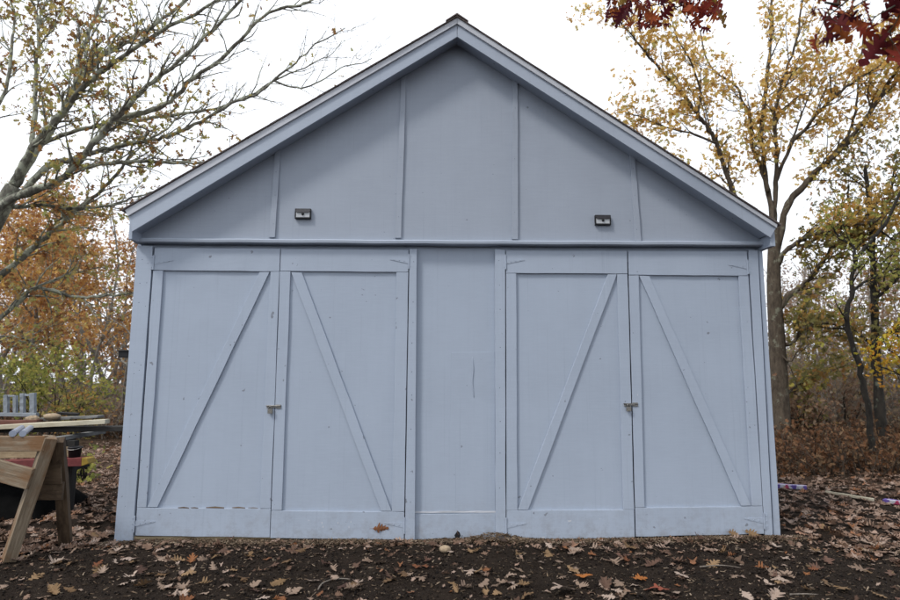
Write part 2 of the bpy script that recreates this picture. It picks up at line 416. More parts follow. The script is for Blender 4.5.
me.polygons.foreach_set('use_smooth', [True] * len(F))
m, nt, b = mat('dark_soil')
n1 = noise(nt, 3.5, 8, .7); n2 = noise(nt, 60, 5, .7); n3 = noise(nt, 140, 3, .6)
c = mixc(nt, ramp(nt, n1, [(.3, 0.0), (.7, 1.0)]), (.011, .0080, .0062), (.026, .0190, .0148))
c = mixc(nt, ramp(nt, n2, [(.45, 0.0), (.75, .8)]), c, (.036, .029, .023))
c = mixc(nt, ramp(nt, n3, [(.63, 0.0), (.69, .8)]), c, (.11, .088, .068))
tc = nt.nodes.new('ShaderNodeTexCoord'); sp = nt.nodes.new('ShaderNodeSeparateXYZ'); nt.links.new(tc.outputs['Object'], sp.inputs[0])
lit = mth(nt, 'MULTIPLY', ramp(nt, sp.outputs[1], [(0.0, 0.0), (1.0, 1.0)]), 1.0)
mr = nd(nt, 'ShaderNodeMapRange'); mr.inputs['From Min'].default_value = 1.0; mr.inputs['From Max'].default_value = 6.0
nt.links.new(sp.outputs[1], mr.inputs[0])
litter = mixc(nt, ramp(nt, noise(nt, 22, 6, .7), [(.35, 0.0), (.7, 1.0)]), (.03, .021, .015), (.13, .085, .056))
c = mixc(nt, mth(nt, 'MULTIPLY', mr.outputs[0], .85), c, litter); b.inputs['Specular IOR Level'].default_value = .04
nt.links.new(c, b.inputs['Base Color']); b.inputs['Roughness'].default_value = .95
bump(nt, b, mth(nt, 'ADD', n2, mth(nt, 'MULTIPLY', n3, .6)), .9, .012)
me.materials.append(m)
tag(link('ground', me), 'bare dark soil in front of the shed', kind='structure')

# crumbs of soil and wood chips: nobody could count them
def lumps(name, P, sz, temps, mt, label, tilt=None):
    o = leaf_cloud(name, P, sz, temps, mt, None, tilt); tag(o, label, kind='stuff'); return o
ico = (np.array([(0, 0, .5), (.45, 0, .1), (.1, .42, .08), (-.4, .2, .1), (-.3, -.35, .05), (.2, -.4, .12), (0, 0, -.35)]),
       [(0, 1, 2), (0, 2, 3), (0, 3, 4), (0, 4, 5), (0, 5, 1), (6, 2, 1), (6, 3, 2), (6, 4, 3), (6, 5, 4), (6, 1, 5)])
CRUMB = leafmat('soil_crumb', [(0, (.007, .0055, .005)), (.6, (.016, .0125, .0105)), (.85, (.034, .027, .021)), (1, (.10, .078, .058))], 0)
n = 26000; px_ = rs.uniform(-4.8, 5.2, n); py_ = -.15 - 3.1 * rs.uniform(0, 1, n) ** .9
lumps('soil_crumbs', np.stack([px_, py_, gh(px_, py_) + .004], 1), .008 + .022 * rs.uniform(0, 1, n) ** 3, [ico], CRUMB, 'small crumbs of dark soil strewn over the ground')
chip = (np.array([(-.5, -.11, 0), (.5, -.09, .03), (.48, .12, .02), (-.46, .1, .04), (-.5, -.11, .06), (.5, -.09, .09), (.48, .12, .08), (-.46, .1, .1)]),
        [(3, 2, 1, 0), (4, 5, 6, 7), (0, 1, 5, 4), (1, 2, 6, 5), (2, 3, 7, 6), (3, 0, 4, 7)])
CHIPM = leafmat('wood_chip', [(0, (.035, .025, .017)), (.4, (.11, .077, .05)), (.75, (.19, .14, .095)), (1, (.34, .27, .20))], 0)
n = 15000; px_ = rs.uniform(-3.25, 3.35, n); py_ = -.055 - np.abs(rs.normal(0, .085, n))
k = 7500; qx = rs.uniform(-4.8, 5.2, k); qy = rs.uniform(-3.2, -.2, k); px_ = np.r_[px_, qx]; py_ = np.r_[py_, qy]
bank = np.where(py_ > -.22, .012 * (np.sin(5 * px_) * .5 + .5) * rs.uniform(0, 1, len(px_)), 0) + .05 * np.exp(-((px_ - .42) / .2) ** 2) * np.exp(-((py_ + .06) / .1) ** 2)
lumps('wood_chips', np.stack([px_, py_, gh(px_, py_) + .006 + bank], 1), .008 + .038 * rs.uniform(0, 1, len(px_)) ** 2.2, [chip], CHIPM,
      'strip of brown wood chips and debris along the shed foot', np.abs(rs.normal(0, .35, len(px_))))

# ------------------------------------------------------------------ shed
shed = empty('shed', 'grey blue wooden shed with gable roof and two pairs of braced double doors', 'shed')
jr = random.Random(3)
def board(name, quad, Yf, th, mt, parent, n=9, jit=.0013, bev=.0025, axis_='v', extra=None):
    """board whose front face (at y=Yf) is surveyed as TL TR BR BL; edges kept slightly uneven"""
    TL, TR, BR, BL = [at(q[0], q[1], Yf) for q in quad]
    if axis_ == 'v': a0, a1, b0, b1 = TL, BL, TR, BR
    else: a0, a1, b0, b1 = TL, TR, BL, BR
    mb = MB(); V = []
    for i in range(n + 1):
        t = i / n; w = np.array([jr.gauss(0, jit), jr.gauss(0, jit * .7), 0]); w2 = np.array([jr.gauss(0, jit), jr.gauss(0, jit * .7), 0])
        if axis_ != 'v': w = w[[2, 1, 0]]; w2 = w2[[2, 1, 0]]
        p, q = a0 + (a1 - a0) * t + w, b0 + (b1 - b0) * t + w2
        V += [p, q, q + [0, th, 0], p + [0, th, 0]]
    Fs = []
    for i in range(n):
        o = 4 * i
        for k in range(4): Fs.append((o + k, o + (k + 1) % 4, o + 4 + (k + 1) % 4, o + 4 + k))
    Fs = [f if axis_ == 'v' else f[::-1] for f in Fs]
    e0 = (3, 2, 1, 0); e1 = tuple(4 * n + k for k in range(4))
    Fs += [e0, e1] if axis_ == 'v' else [e0[::-1], e1[::-1]]
    mb.add(V, Fs)
    if extra: extra(mb)
    me_o = mb.build(name, [mt, BLACK] if extra else mt, parent, False, bev)
    bpy_fix(me_o.data)
    return me_o
def bpy_fix(me):
    import bmesh
    bm = bmesh.new(); bm.from_mesh(me); bmesh.ops.recalc_face_normals(bm, faces=bm.faces); bm.to_mesh(me); bm.free()
def nails(mb, pts, Yf, r=.0042):
    for (px, py) in pts:
        p = at(px + jr.uniform(-.8, .8), py + jr.uniform(-3, 3), Yf); k = 7
        c_ = [(p[0] + r * math.cos(a) * jr.uniform(.7, 1.2), Yf - .0012, p[2] + r * math.sin(a) * jr.uniform(.7, 1.2)) for a in [2 * math.pi * i / k for i in range(k)]]
        mb.prism(c_, (0, .002, 0), 1)

W2 = 3.165; DEPTH = 6.2
# wall: side walls, rear wall, the panel between the doors and the header
wall = MB()
for sx in (-1, 1):
    wall.box((sx * (W2 - .02), DEPTH / 2 + .0, 1.52), (.04, DEPTH - .02, 3.09))
wall.prism([(-W2 + .04, DEPTH - .05, -.05), (W2 - .04, DEPTH - .05, -.05), (W2 - .04, DEPTH - .05, 3.0), (.05, DEPTH - .05, 5.0), (-W2 + .04, DEPTH - .05, 3.0)], (0, .04, 0))
wall.box((0, .04, 2.875), (6.24, .06, .37))
pl, pr = at(413, 400, 0)[0], at(497, 400, 0)[0]
wall.prism([(pl - .05, 0, -.05), (pr + .05, 0, -.05), (pr + .05, 0, 2.808), (pl - .05, 0, 2.808)], (0, .018, 0))
wall.build('wall', PAINT, shed)
# centre panel details
board('base_board', [(414.5, 514.5), (496.5, 513.5), (496.5, 541), (413.5, 541)], -.013, .012, TRIM, shed, axis_='h')
board('seam_strip', [(415, 511.5), (496.3, 511), (496.3, 512.8), (415, 513)], -.006, .005, STRIP, shed, axis_='h', bev=0)
board('patch_panel', [(451, 352.5), (495, 352), (495.4, 511), (449, 511)], -.003, .0028, PAINT, shed, bev=.001)
hb = MB()
hp = at(457.5, 535.5, -.016)
hb.prism([(hp[0] + .030 * math.cos(a) * jr.uniform(.7, 1.15), -.0152, hp[2] + .038 * math.sin(a) * jr.uniform(.75, 1.3)) for a in [i * .785 for i in range(8)]], (0, .003, 0))
hb.build('rotted_hole', BLACK, shed)
# wrinkle blistered into the panel
wb = MB(); wp = [at(472, 356, -.002), at(473.3, 368, -.006), at(472.4, 382, -.005), at(474, 398, -.001)]
wb.tube(smooth_poly(wp), [.001] + [.0055] * 11 + [.001], 6); wb.build('paint_blister', PAINT, shed, True)
wall_post = [(409.6, 249), (416.9, 249), (414.6, 541), (404.8, 541)]
def post_nails(xs, ys, Yf):
    return lambda mb: nails(mb, [(x + (y - 250) * sl, y) for x, sl in xs for y in ys], Yf)
board('door_post', wall_post, -.05, .048, TRIM, shed, extra=post_nails([(413.4, -.013)], (263, 300, 322, 345, 372, 396, 430, 470, 505), -.05))
board('door_post', [(495, 249), (505, 250), (505.7, 541), (496, 541)], -.05, .048, TRIM, shed, extra=post_nails([(499.5, .002)], (262, 286, 310, 345, 388, 420, 455, 490), -.05))
board('corner_board', [(137, 245.5), (152.8, 246), (132.6, 541.5), (113.8, 546)], -.045, .044, TRIM, shed, extra=post_nails([(148.5, -.069), (142.5, -.07)], (262, 285, 305, 365, 372, 436, 470, 505), -.045))
board('corner_board', [(748.6, 250), (758, 250), (773.2, 538), (765.3, 538)], -.045, .044, TRIM, shed)
board('corner_trim', [(758.6, 250), (762.3, 250), (781, 539), (774, 539)], -.022, .022, TRIM, shed)

# doors
def hinge(px, py, side, parent, Yf):
    """strap hinge painted over: plate on the post, barrel, tapering strap on the door; side=+1 when the strap runs to the right"""
    m_ = MB(); p = at(px, py, Yf); s = side
    z0 = p[2]
    m_.prism([(p[0] + s * .004, Yf - .004, z0 - .022), (p[0] + s * .19, Yf - .004, z0 + .018), (p[0] + s * .19, Yf - .004, z0 + .026), (p[0] + s * .004, Yf - .004, z0 + .030)], (0, .006, 0))
    m_.prism([(p[0] - s * .004, Yf - .004, z0 - .07), (p[0] - s * .034, Yf - .004, z0 - .07), (p[0] - s * .034, Yf - .004, z0 + .07), (p[0] - s * .004, Yf - .004, z0 + .07)], (0, .004, 0))
    m_.tube([(p[0], Yf - .006, z0 - .075), (p[0], Yf - .006, z0 + .075)], [.007, .007], 8)
    for dx, dz in ((.05, .005), (.10, .012), (.15, .018)):
        m_.tube([(p[0] + s * dx, Yf - .004, z0 + dz), (p[0] + s * dx, Yf - .008, z0 + dz)], [.006, .005], 7)
    for dz in (-.05, .0, .05):
        m_.tube([(p[0] - s * .02, Yf - .004, z0 + dz), (p[0] - s * .02, Yf - .008, z0 + dz)], [.006, .005], 7)
    o = m_.build('hinge', TRIM, parent); bpy_fix(o.data); return o
YP, YF, TH = -.020, -.044, .023
def door(outline, st_l, st_r, top, bot, brace, hinges, label):
    """outline TL TR BR BL; st_l / st_r inner edges (top, bottom) of the stiles; top / bot inner edges of the rails"""
    TL, TR, BR, BL = outline
    d = board('door', [(TL[0] + .3, TL[1]), (TR[0] - .3, TR[1]), (BR[0] - .3, BR[1] - .4), (BL[0] + .3, BL[1] - .4)], YP, .018, PAINT, shed, jit=.0006, bev=0)
    d['label'] = label
    lerp = lambda a, b_, y: (a[0] + (b_[0] - a[0]) * (y - a[1]) / (b_[1] - a[1]), y)
    board('rail', [TL, TR, (lerp(TR, BR, top[1])[0], top[1]), (lerp(TL, BL, top[0])[0], top[0])], YF, TH, TRIM, d, axis_='h')
    board('rail', [(lerp(TL, BL, bot[0])[0], bot[0]), (lerp(TR, BR, bot[1])[0], bot[1]), BR, BL], YF, TH, TRIM, d, axis_='h')
    g = .35
    board('stile', [(lerp(TL, BL, top[0])[0], top[0] + g), (st_l[0], top[0] + g), (st_l[1], bot[0] - g), (lerp(TL, BL, bot[0])[0], bot[0] - g)], YF + .001, TH - .001, TRIM, d)
    board('stile', [(st_r[0], top[1] + g), (lerp(TR, BR, top[1])[0], top[1] + g), (lerp(TR, BR, bot[1])[0], bot[1] - g), (st_r[1], bot[1] - g)], YF + .001, TH - .001, TRIM, d)
    board('brace', brace, YF + .003, TH - .003, TRIM, d)
    for h_ in hinges: hinge(*h_, d, YF)
    return d
d1 = door([(154.6, 248), (280.2, 248.6), (269.6, 537.6), (134.9, 536)], (163.2, 146.2), (270.3, 259.9), (270.2, 271.4), (508, 509),
          [(259.6, 272), (269.6, 272), (157.2, 507.4), (147, 507.4)], [(153.9, 262.5, 1), (134.6, 524, 1)], 'far left braced door with a brown gap above its bottom rail')
d2 = door([(280.9, 249), (408.6, 250), (403.9, 540), (270.2, 538.2)], (290.4, 281.6), (396.7, 391.9), (271, 272), (510.8, 512),
          [(291.2, 272.2), (301.8, 272.6), (391.5, 511.2), (381, 511.2)], [(409, 261.5, -1), (404.4, 525.5, -1)], 'second braced door from the left with an oak leaf caught on its bottom rail')
d3 = door([(506, 250.5), (627.0, 251), (634.9, 538.2), (506.6, 539.6)], (516.2, 517.4), (617.2, 623.6), (273, 273.8), (510.6, 510),
          [(608, 274.2), (617, 274.2), (528.2, 510), (518, 510)], [(505.6, 262, 1), (506.2, 526, 1)], 'third braced door from the left, its brace edged with a white line')
d4 = door([(628.3, 251), (747, 251.5), (764.3, 534), (636.2, 537)], (638.8, 644.6), (738.6, 752.2), (275, 275.6), (508, 506.4),
          [(639.4, 275.6), (649.4, 276), (751.4, 505.8), (741.4, 506)], [(747.3, 267, -1), (764, 521, -1)], 'far right braced door')
# bare brown seam above the bottom rail of the far left door
sb = MB()
for x0, x1, w in ((178, 189, 1.2), (190.5, 198, .9), (206, 224, 1.6), (232, 245, 1.3), (248, 258, .7)):
    sb.prism([at(x0, 508.2, YF - .001), at(x1, 508.5, YF - .001), at(x1, 508.5 - w * .6, YF - .001), at((x0 + x1) / 2, 508.2 - w, YF - .001), at(x0, 508.2 - w * .5, YF - .001)], (0, .003, 0))
so = sb.build('bare_wood_seam', wood_material('bare_brown_wood', (.12, .08, .05), (.2, .15, .1), (.08, .05, .03)), d1); bpy_fix(so.data)
# flakes of pale paint on bottom rails
def flakes(parent, pts):
    for (x, y, w, h_) in pts:
        fb = MB(); c_ = [at(x + w * math.cos(a) * jr.uniform(.5, 1.2), y + h_ * math.sin(a) * jr.uniform(.5, 1.2), YF - .001) for a in [i * .9 for i in range(7)]]
        fb.prism(c_, (0, .0015, 0))
        o = fb.build('paint_flake', STRIP, parent); bpy_fix(o.data)
flakes(d2, [(322, 523, .5, 1.6), (323, 527, .5, 1.2), (338, 523, .6, 1.2), (345, 521, .4, 1.5), (349, 527, .5, 1.6), (351, 522, .5, 1), (309, 520.5, .9, .5), (333, 529, .4, .7)])
flakes(d3, [(569.5, 521, 2.8, .9), (543, 537.4, 2, .8), (600, 519, .5, .4)])
flakes(d4, [(632.6 + 5, 395, .5, .9), (637, 399, .4, .4), (642, 528, .5, .4)])
# hasps
def hasp(px, py, parent, gapx):
    m_ = MB(); p = at(px, py, YF); g = at(gapx, py, YF)
    x0, x1 = g[0] - .075, g[0] + .055
    m_.box(((x0 + g[0]) / 2 - .004, YF - .003, p[2]), (g[0] - x0 - .008, .005, .030))
    m_.box(((x1 + g[0]) / 2 + .010, YF - .003, p[2] + .004), (.05, .005, .038))
    m_.box((g[0] - .005, YF - .009, p[2] + .006), (.075, .004, .022))
    m_.tube([(x0 - .004, YF - .008, p[2] + .012), (x1 + .004, YF - .008, p[2] + .010)], [.006, .006], 7)
    for dx in (-.03, .02):
        m_.tube([(g[0] + dx, YF - .005, p[2] + .002), (g[0] + dx, YF - .014, p[2] + .002)], [.006, .006], 8)
    o = m_.build('hasp', STEEL, parent, False, .0015); return p, g
def padlock(x, z, label):
    t = empty('padlock', label, 'padlock', (x, YF - .022, z), 'padlocks on the shed doors')
    m_ = MB(); m_.prism([(-.021, -.009, -.042), (.021, -.009, -.042), (.023, -.009, -.034), (.023, -.009, -.004), (.018, -.009, .0), (-.018, -.009, .0), (-.023, -.009, -.004), (-.023, -.009, -.034)], (0, .018, 0))
    o = m_.build('lock_body', BRASS, t, False, .002); bpy_fix(o.data)
    s_ = MB(); s_.tube([(-.014, 0, -.004), (-.014, 0, .016), (-.010, 0, .024), (0, 0, .028), (.010, 0, .024), (.014, 0, .016), (.014, 0, -.004)], [.0038] * 7, 7)
    s_.build('shackle', STEEL, t, True)
p, g = hasp(272, 407, d1, 274.6); padlock(g[0] - .035, p[2] - .02, 'small steel padlock on the hasp of the left pair of doors')
p, g = hasp(628, 405, d3, 631.5); padlock(g[0] - .035, p[2] - .018, 'small steel padlock on the hasp of the right pair of doors')
th_ = MB(); a = at(135, 541, -.02); th_.box((-1.75, -.0, .004), (2.55, .05, .026)); th_.build('threshold', TANW, shed, False, .003)

# gable
YG = -.055
apx = at(457, 30, YG)
gl, gr_ = at(141, 243, YG), at(757, 247, YG)
rise_l = 3.0
gab = MB()
zb = 2.86
# roof planes surveyed at the rake (y=-.2)
YR = -.26
PK = at(457, 23, YR); EL = at(128, 216, YR); ER = at(776.4, 227.5, YR)
PKb = at(457, 36.7, YR); ELb = at(132, 231.5, YR); ERb = at(770.6, 237.5, YR)
sl = (PKb[2] - ELb[2]) / (PKb[0] - ELb[0]); sr_ = (PKb[2] - ERb[2]) / (ERb[0] - PKb[0])
under = lambda x: PKb[2] + .02 - (sl * (PKb[0] - x) if x < PKb[0] else sr_ * (x - PKb[0]))
xs_ = [-W2, PKb[0], W2]
gab.prism([(-W2, YG, zb), (W2, YG, zb), (W2, YG, under(W2) + .05), (PKb[0], YG, under(PKb[0]) + .06), (-W2, YG, under(-W2) + .05)], (0, .02, 0))
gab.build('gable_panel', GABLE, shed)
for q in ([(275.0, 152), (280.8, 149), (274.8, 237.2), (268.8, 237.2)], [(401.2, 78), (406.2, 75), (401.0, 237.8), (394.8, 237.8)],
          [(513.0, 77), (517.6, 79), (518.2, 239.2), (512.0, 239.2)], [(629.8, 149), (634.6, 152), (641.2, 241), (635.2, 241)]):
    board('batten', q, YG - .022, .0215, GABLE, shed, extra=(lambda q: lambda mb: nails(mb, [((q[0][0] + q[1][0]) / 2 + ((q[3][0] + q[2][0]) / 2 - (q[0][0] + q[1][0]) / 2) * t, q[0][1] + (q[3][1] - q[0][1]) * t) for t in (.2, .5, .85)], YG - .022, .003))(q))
# ledge board under the gable, sagging a little
lb_ = MB(); n = 24; L0, L1 = at(142.5, 0, -.105)[0], at(756, 0, -.105)[0]
L0, L1 = -W2 + .005, W2 - .005
V = []
for i in range(n + 1):
    x = L0 + (L1 - L0) * i / n; z = zb - .012 * math.sin(math.pi * i / n) * .4 + .002 * math.sin(i * 1.9)
    V += [(x, -.104, z - .018), (x, -.108, z + .008), (x, -.098, z + .018), (x, YG - .002, z + .026), (x, .0, z - .026), (x, -.085, z - .026)]
Fs = [(6 * i + k, 6 * i + (k + 1) % 6, 6 * i + 6 + (k + 1) % 6, 6 * i + 6 + k) for i in range(n) for k in range(6)] + [(5, 4, 3, 2, 1, 0), tuple(6 * n + k for k in range(6))]
lb_.add(V, Fs); o = lb_.build('ledge_board', STRIP if False else RAKE, shed, False, .002); bpy_fix(o.data)
# rake boards, pale strip above them
m_ = MB(); m_.prism([EL, PK, PKb, ELb], (0, .028, 0)); o = m_.build('rake_board', RAKE, shed, False, .002); bpy_fix(o.data)
gapx = .004
m_ = MB(); m_.prism([PK + [gapx, 0, 0], ER, ERb, PKb + [gapx, 0, 0]], (0, .028, 0)); o = m_.build('rake_board', RAKE, shed, False, .002); bpy_fix(o.data)
T0 = at(457, 17.6, YR - .02); TL_, TR_ = at(124.8, 209.8, YR - .02), at(777.5, 224.2, YR - .02)
B0 = at(457, 23.4, YR - .02); BL_, BR_ = at(127.6, 216, YR - .02), at(777, 227.8, YR - .02)
m_ = MB(); m_.prism([TL_, T0, B0, BL_], (0, .045, 0)); o = m_.build('rake_strip', STRIP, shed, False, .002); bpy_fix(o.data)
m_ = MB(); m_.prism([T0 + [.003, 0, 0], TR_, BR_, B0 + [.003, 0, 0]], (0, .045, 0)); o = m_.build('rake_strip', STRIP, shed, False, .002); bpy_fix(o.data)
# eave boards along the side walls, meeting the rake ends
for sx, E_, ex in ((-1, EL, ELb), (1, ER, ERb)):
    m_ = MB(); z1 = at(776 if sx > 0 else 129.5, 243.5 if sx > 0 else 236.5, YR)[2]
    xo = abs(E_[0]) - .004; xi = abs(ex[0]) + .012
    m_.box((sx * (xo + xi) / 2, (YR + .029 + DEPTH) / 2, (z1 + E_[2]) / 2 - .02), (xo - xi, DEPTH - YR - .029, E_[2] - z1)); m_.build('eave_board', TRIM, shed, False, .003)
# soffit under the rake overhang
for s_ in (-1, 1):
    xe = s_ * 3.12; m_ = MB()
    xm = PKb[0]
    m_.prism([(xm, YR + .030, under(xm) + .012), (xe, YR + .030, under(xe) + .012), (xe, YR + .030, under(xe) + .030), (xm, YR + .030, under(xm) + .030)], (0, -YR - .030 + YG - .002, 0))
    o = m_.build('soffit', TRIM, shed); bpy_fix(o.data)
# roof: shingled slab over everything
roof = MB(); up_ = .004
Pt = T0 + [0, 0, up_]; Lt = TL_ + np.array([-.03, 0, up_ - .018]); Rt = TR_ + np.array([.03, 0, up_ - .018])
Ys, nS = YR - .035, 60
def slope(a, b_):
    m_ = roof
    for i in range(1):
        m_.prism([(a[0], Ys, a[2]), (b_[0], Ys, b_[2]), (b_[0], Ys, b_[2] + .004), (a[0], Ys, a[2] + .004)], (0, DEPTH + .25 - Ys, 0))
    for i in range(14):      # shingle courses stepping up the slope
        t = (i + .5) / 14; c0 = a + (b_ - a) * (i / 14.0); c1 = a + (b_ - a) * ((i + 1.04) / 14.0)
        h0 = .0115
        m_.prism([(c0[0], Ys - .004 + jr.uniform(-.006, .006), c0[2] + .0045), (c1[0], Ys - .004, c1[2] + .0045), (c1[0], Ys - .004, c1[2] + .0080), (c0[0], Ys - .004, c0[2] + h0)], (0, DEPTH + .25 - Ys, 0))
slope(Lt, Pt); slope(Rt, Pt)
ro = roof.build('roof', SHINGLE, shed); bpy_fix(ro.data)
rc = MB()
for i in range(22):
    y0 = YR - .05 + i * .29; zz = Pt[2] + .012 + .002 * (i % 2)
    for s_ in (-1, 1):
        k = sl if s_ < 0 else sr_
        rc.prism([(Pt[0], y0, zz + .008), (Pt[0] + s_ * .115, y0, zz - .115 * k + .008), (Pt[0] + s_ * .115, y0, zz - .115 * k + .016), (Pt[0], y0, zz + .022)], (0, .30, .0))
o = rc.build('ridge_cap', SHINGLE, ro); bpy_fix(o.data)

# wall lights on the gable
def wall_light(px, py, label):
    p = at(px, py, YG); w, h_ = 8.1 * mpp(YG) , 5.2 * mpp(YG)
    t = empty('wall_light', label, 'wall light', (p[0], YG, p[2]), 'solar wall lights on the gable')
    m_ = MB(); m_.prism([(-w, -.002, -h_), (w, -.002, -h_), (w, -.002, h_), (-w, -.002, h_)], (0, -.02, 0))
    m_.prism([(-w, -.022, -h_), (w, -.022, -h_), (w, -.022, -h_ + .012), (-w, -.022, -h_ + .012)], (0, -.014, 0))
    for s_ in (-1, 1): m_.prism([(s_ * w, -.022, -h_ + .0125), (s_ * (w - .008), -.022, -h_ + .0125), (s_ * (w - .008), -.022, h_), (s_ * w, -.022, h_)], (0, -.012, 0))
    o = m_.build('housing', BLACK, t, False, .003); bpy_fix(o.data)
    m_ = MB(); m_.prism([(-w + .011, -.023, -h_ + .014), (w - .011, -.023, -h_ + .014), (w - .011, -.023, h_ - .030), (-w + .011, -.023, h_ - .030)], (0, -.007, 0)); o = m_.build('lens', LENS, t, False, .003); bpy_fix(o.data)
    m_ = MB(); m_.prism([(-w + .003, -.034, h_ - .020), (-w + .02, -.042, h_ - .040), (w - .02, -.042, h_ - .040), (w - .003, -.034, h_ - .020), (w - .003, -.025, h_ + .003), (-w + .003, -.025, h_ + .003)], (0, .004, 0)); o = m_.build('solar_panel', SOLAR, t); bpy_fix(o.data)
    m_ = MB(); q = []
    for i in range(5):
        a_ = i / 4 * math.pi / 2; q.append((.014 * math.cos(a_), -.032 - .014 * math.sin(a_)))
    V = []; k = 12
    for r_, y_ in q:
        for j in range(k): V.append((r_ * math.cos(2 * math.pi * j / k), y_, .004 - .008 + r_ * math.sin(2 * math.pi * j / k)))
    m_.add(V, [(i * k + j, i * k + (j + 1) % k, i * k + k + (j + 1) % k, i * k + k + j) for i in range(4) for j in range(k)]); o = m_.build('motion_sensor', BLACK, t, True); bpy_fix(o.data)
wall_light(303.5, 214.4, 'small black solar light on the left half of the gable')
wall_light(602.2, 220.7, 'small black solar light on the right half of the gable')
# dark box jutting from the left side wall
t = empty('wall_box', 'small dark box jutting past the left side wall of the shed', 'box', (-W2, .32, 1.74))
m_ = MB(); m_.box((-.17, 0, 0), (.16, .12, .065)); m_.box((-.17, 0, .038), (.19, .15, .010)); m_.build('box_body', BLACK, t, False, .004)
m_ = MB(); m_.box((-.045, 0, -.01), (.086, .03, .03)); m_.build('bracket', BLACK, t)

# ------------------------------------------------------------------ lumber and sawhorse
def plank(name, p0, p1, w, th, mt, parent=None, roll=0.0, wdir=(0, 0, 1), bev=.004, ploc=(0, 0, 0)):
    """a board from p0 to p1: local X along it, w along wdir, th across; a real board with slightly worn edges"""
    p0, p1 = np.array(p0, float), np.array(p1, float); L = np.linalg.norm(p1 - p0); x = (p1 - p0) / L
    wd = np.array(wdir, float); wd = unit(wd - x * np.dot(wd, x)); y = np.cross(wd, x)
    ca, sa = math.cos(roll), math.sin(roll); wd, y = wd * ca + y * sa, y * ca - wd * sa
    mb = MB(); n = 6; V = []
    for i in range(n + 1):
        t = -L / 2 + L * i / n; b_ = .0015
        V += [(t, -th / 2 + jr.gauss(0, b_), -w / 2 + jr.gauss(0, b_)), (t, th / 2 + jr.gauss(0, b_), -w / 2 + jr.gauss(0, b_)), (t, th / 2 + jr.gauss(0, b_), w / 2 + jr.gauss(0, b_)), (t, -th / 2 + jr.gauss(0, b_), w / 2 + jr.gauss(0, b_))]
    Fs = [(4 * i + k, 4 * i + (k + 1) % 4, 4 * i + 4 + (k + 1) % 4, 4 * i + 4 + k) for i in range(n) for k in range(4)] + [(3, 2, 1, 0), tuple(4 * n + k for k in range(4))]
    mb.add(V, Fs); o = mb.build(name, mt, parent, False, bev); bpy_fix(o.data)
    c = (p0 + p1) / 2 - np.array(ploc)
    o.matrix_local = Matrix(((x[0], y[0], wd[0], c[0]), (x[1], y[1], wd[1], c[1]), (x[2], y[2], wd[2], c[2]), (0, 0, 0, 1)))
    return o
f1, f2 = gp(9, 556), gp(66, 541)
YS = -.66; top1, top2 = at(50.5, 437, YS), at(58.5, 437.5, YS + .07)
zt = at(50, 436.5, YS)[2]
bx = np.array([f1[0], f1[1], 0.0]); sh = empty('sawhorse', 'weathered wooden sawhorse with splayed legs left of the shed', 'sawhorse', tuple(bx))
P0 = dict(parent=sh, ploc=bx)
dirx = unit(top1 - f1)
plank('leg', f1 - [0, 0, .03], top1 + [0, 0, .0], .105, .095, WOOD, roll=R(47), wdir=(1, 0, 0), **P0)
plank('leg', f2 - [0, 0, .03], top2 - [0, 0, .02], .095, .09, WOODD, roll=R(-18), wdir=(1, 0, 0), **P0)
bl, br = at(-150, 443.5, YS - .03), at(46, 443.5, YS - .03)
plank('beam', bl, br, .125, .05, WOOD, wdir=(0, 0, 1), **P0)
plank('beam', at(-150, 444, YS + .10), at(53, 444, YS + .10), .12, .045, WOODD, wdir=(0, 0, 1), **P0)
plank('cross_brace', at(30, 491, -.50), at(63, 491, -.48), .155, .035, WOODD, wdir=(0, 0, 1), **P0)
plank('side_brace', at(-70, 452, YS - .06), at(31, 479, YS - .06), .17, .035, WOOD, wdir=(0, 0, 1), **P0)
lx = bl[0]
plank('leg', (lx - .25, f1[1], -.03), (lx + .03, YS - .01, zt - .02), .10, .09, WOOD, roll=R(20), wdir=(1, 0, 0), **P0)
plank('leg', (lx - .1, f2[1] + .1, -.03), (lx + .05, YS + .12, zt - .02), .10, .09, WOODD, roll=R(-20), wdir=(1, 0, 0), **P0)
tri = MB(); q = [at(53, 452, -.56), at(60, 452, -.56), at(61, 484, -.52), at(42, 484, -.52)]
tri.prism(q, (0, .02, 0)); o = tri.build('gusset', WOODD, sh, loc=tuple(-bx)); bpy_fix(o.data)

# dark rack behind it carrying the lumber
rkY = 1.15
rb = at(72, 500, rkY); rack = empty('lumber_rack', 'dark timber rack carrying the boards behind the sawhorse', 'rack', (rb[0], rkY, 0))
RL = np.array([rb[0], rkY, 0]); P0 = dict(parent=rack, ploc=RL)
zs, zu = at(72, 469, rkY)[2], at(72, 434, rkY)[2]
for px in (71, -95):
    for dy in (-.22, .45):
        b0 = at(px, 470, rkY + dy) if dy < 0 else at(px - 5, 470, rkY + dy)
        plank('post', (b0[0], rkY + dy, -.03), (b0[0], rkY + dy, zu - .05), .085, .085, DARKB, wdir=(0, 1, 0), **P0)
    b0 = at(px, 470, rkY)
    plank('crossbar', (b0[0], rkY - .34, zu - .026), (b0[0], rkY + .6, zu - .026), .045, .08, GREYW, wdir=(0, 0, 1), **P0)
    plank('crossbar', (b0[0] - .16, rkY - .44, zs - .03), (b0[0] - .16, rkY + .6, zs - .03), .06, .06, DARKB, wdir=(0, 0, 1), **P0)
def lumber(name, a, b_, Ya, Yb, w, th, mt, label, cat='board', group='boards piled left of the shed', **k):
    p0, p1 = at(a[0], a[1], Ya), at(b_[0], b_[1], Yb); z = None
    return tag(plank(name, p0, p1, w, th, mt, wdir=(0, 1, 0), **k), label, cat, group)
lumber('board', (-110, 431.0), (127, 428.3), rkY - .12, rkY + .10, .20, .055, DARKB, 'dark grey board overhanging the rack towards the shed')
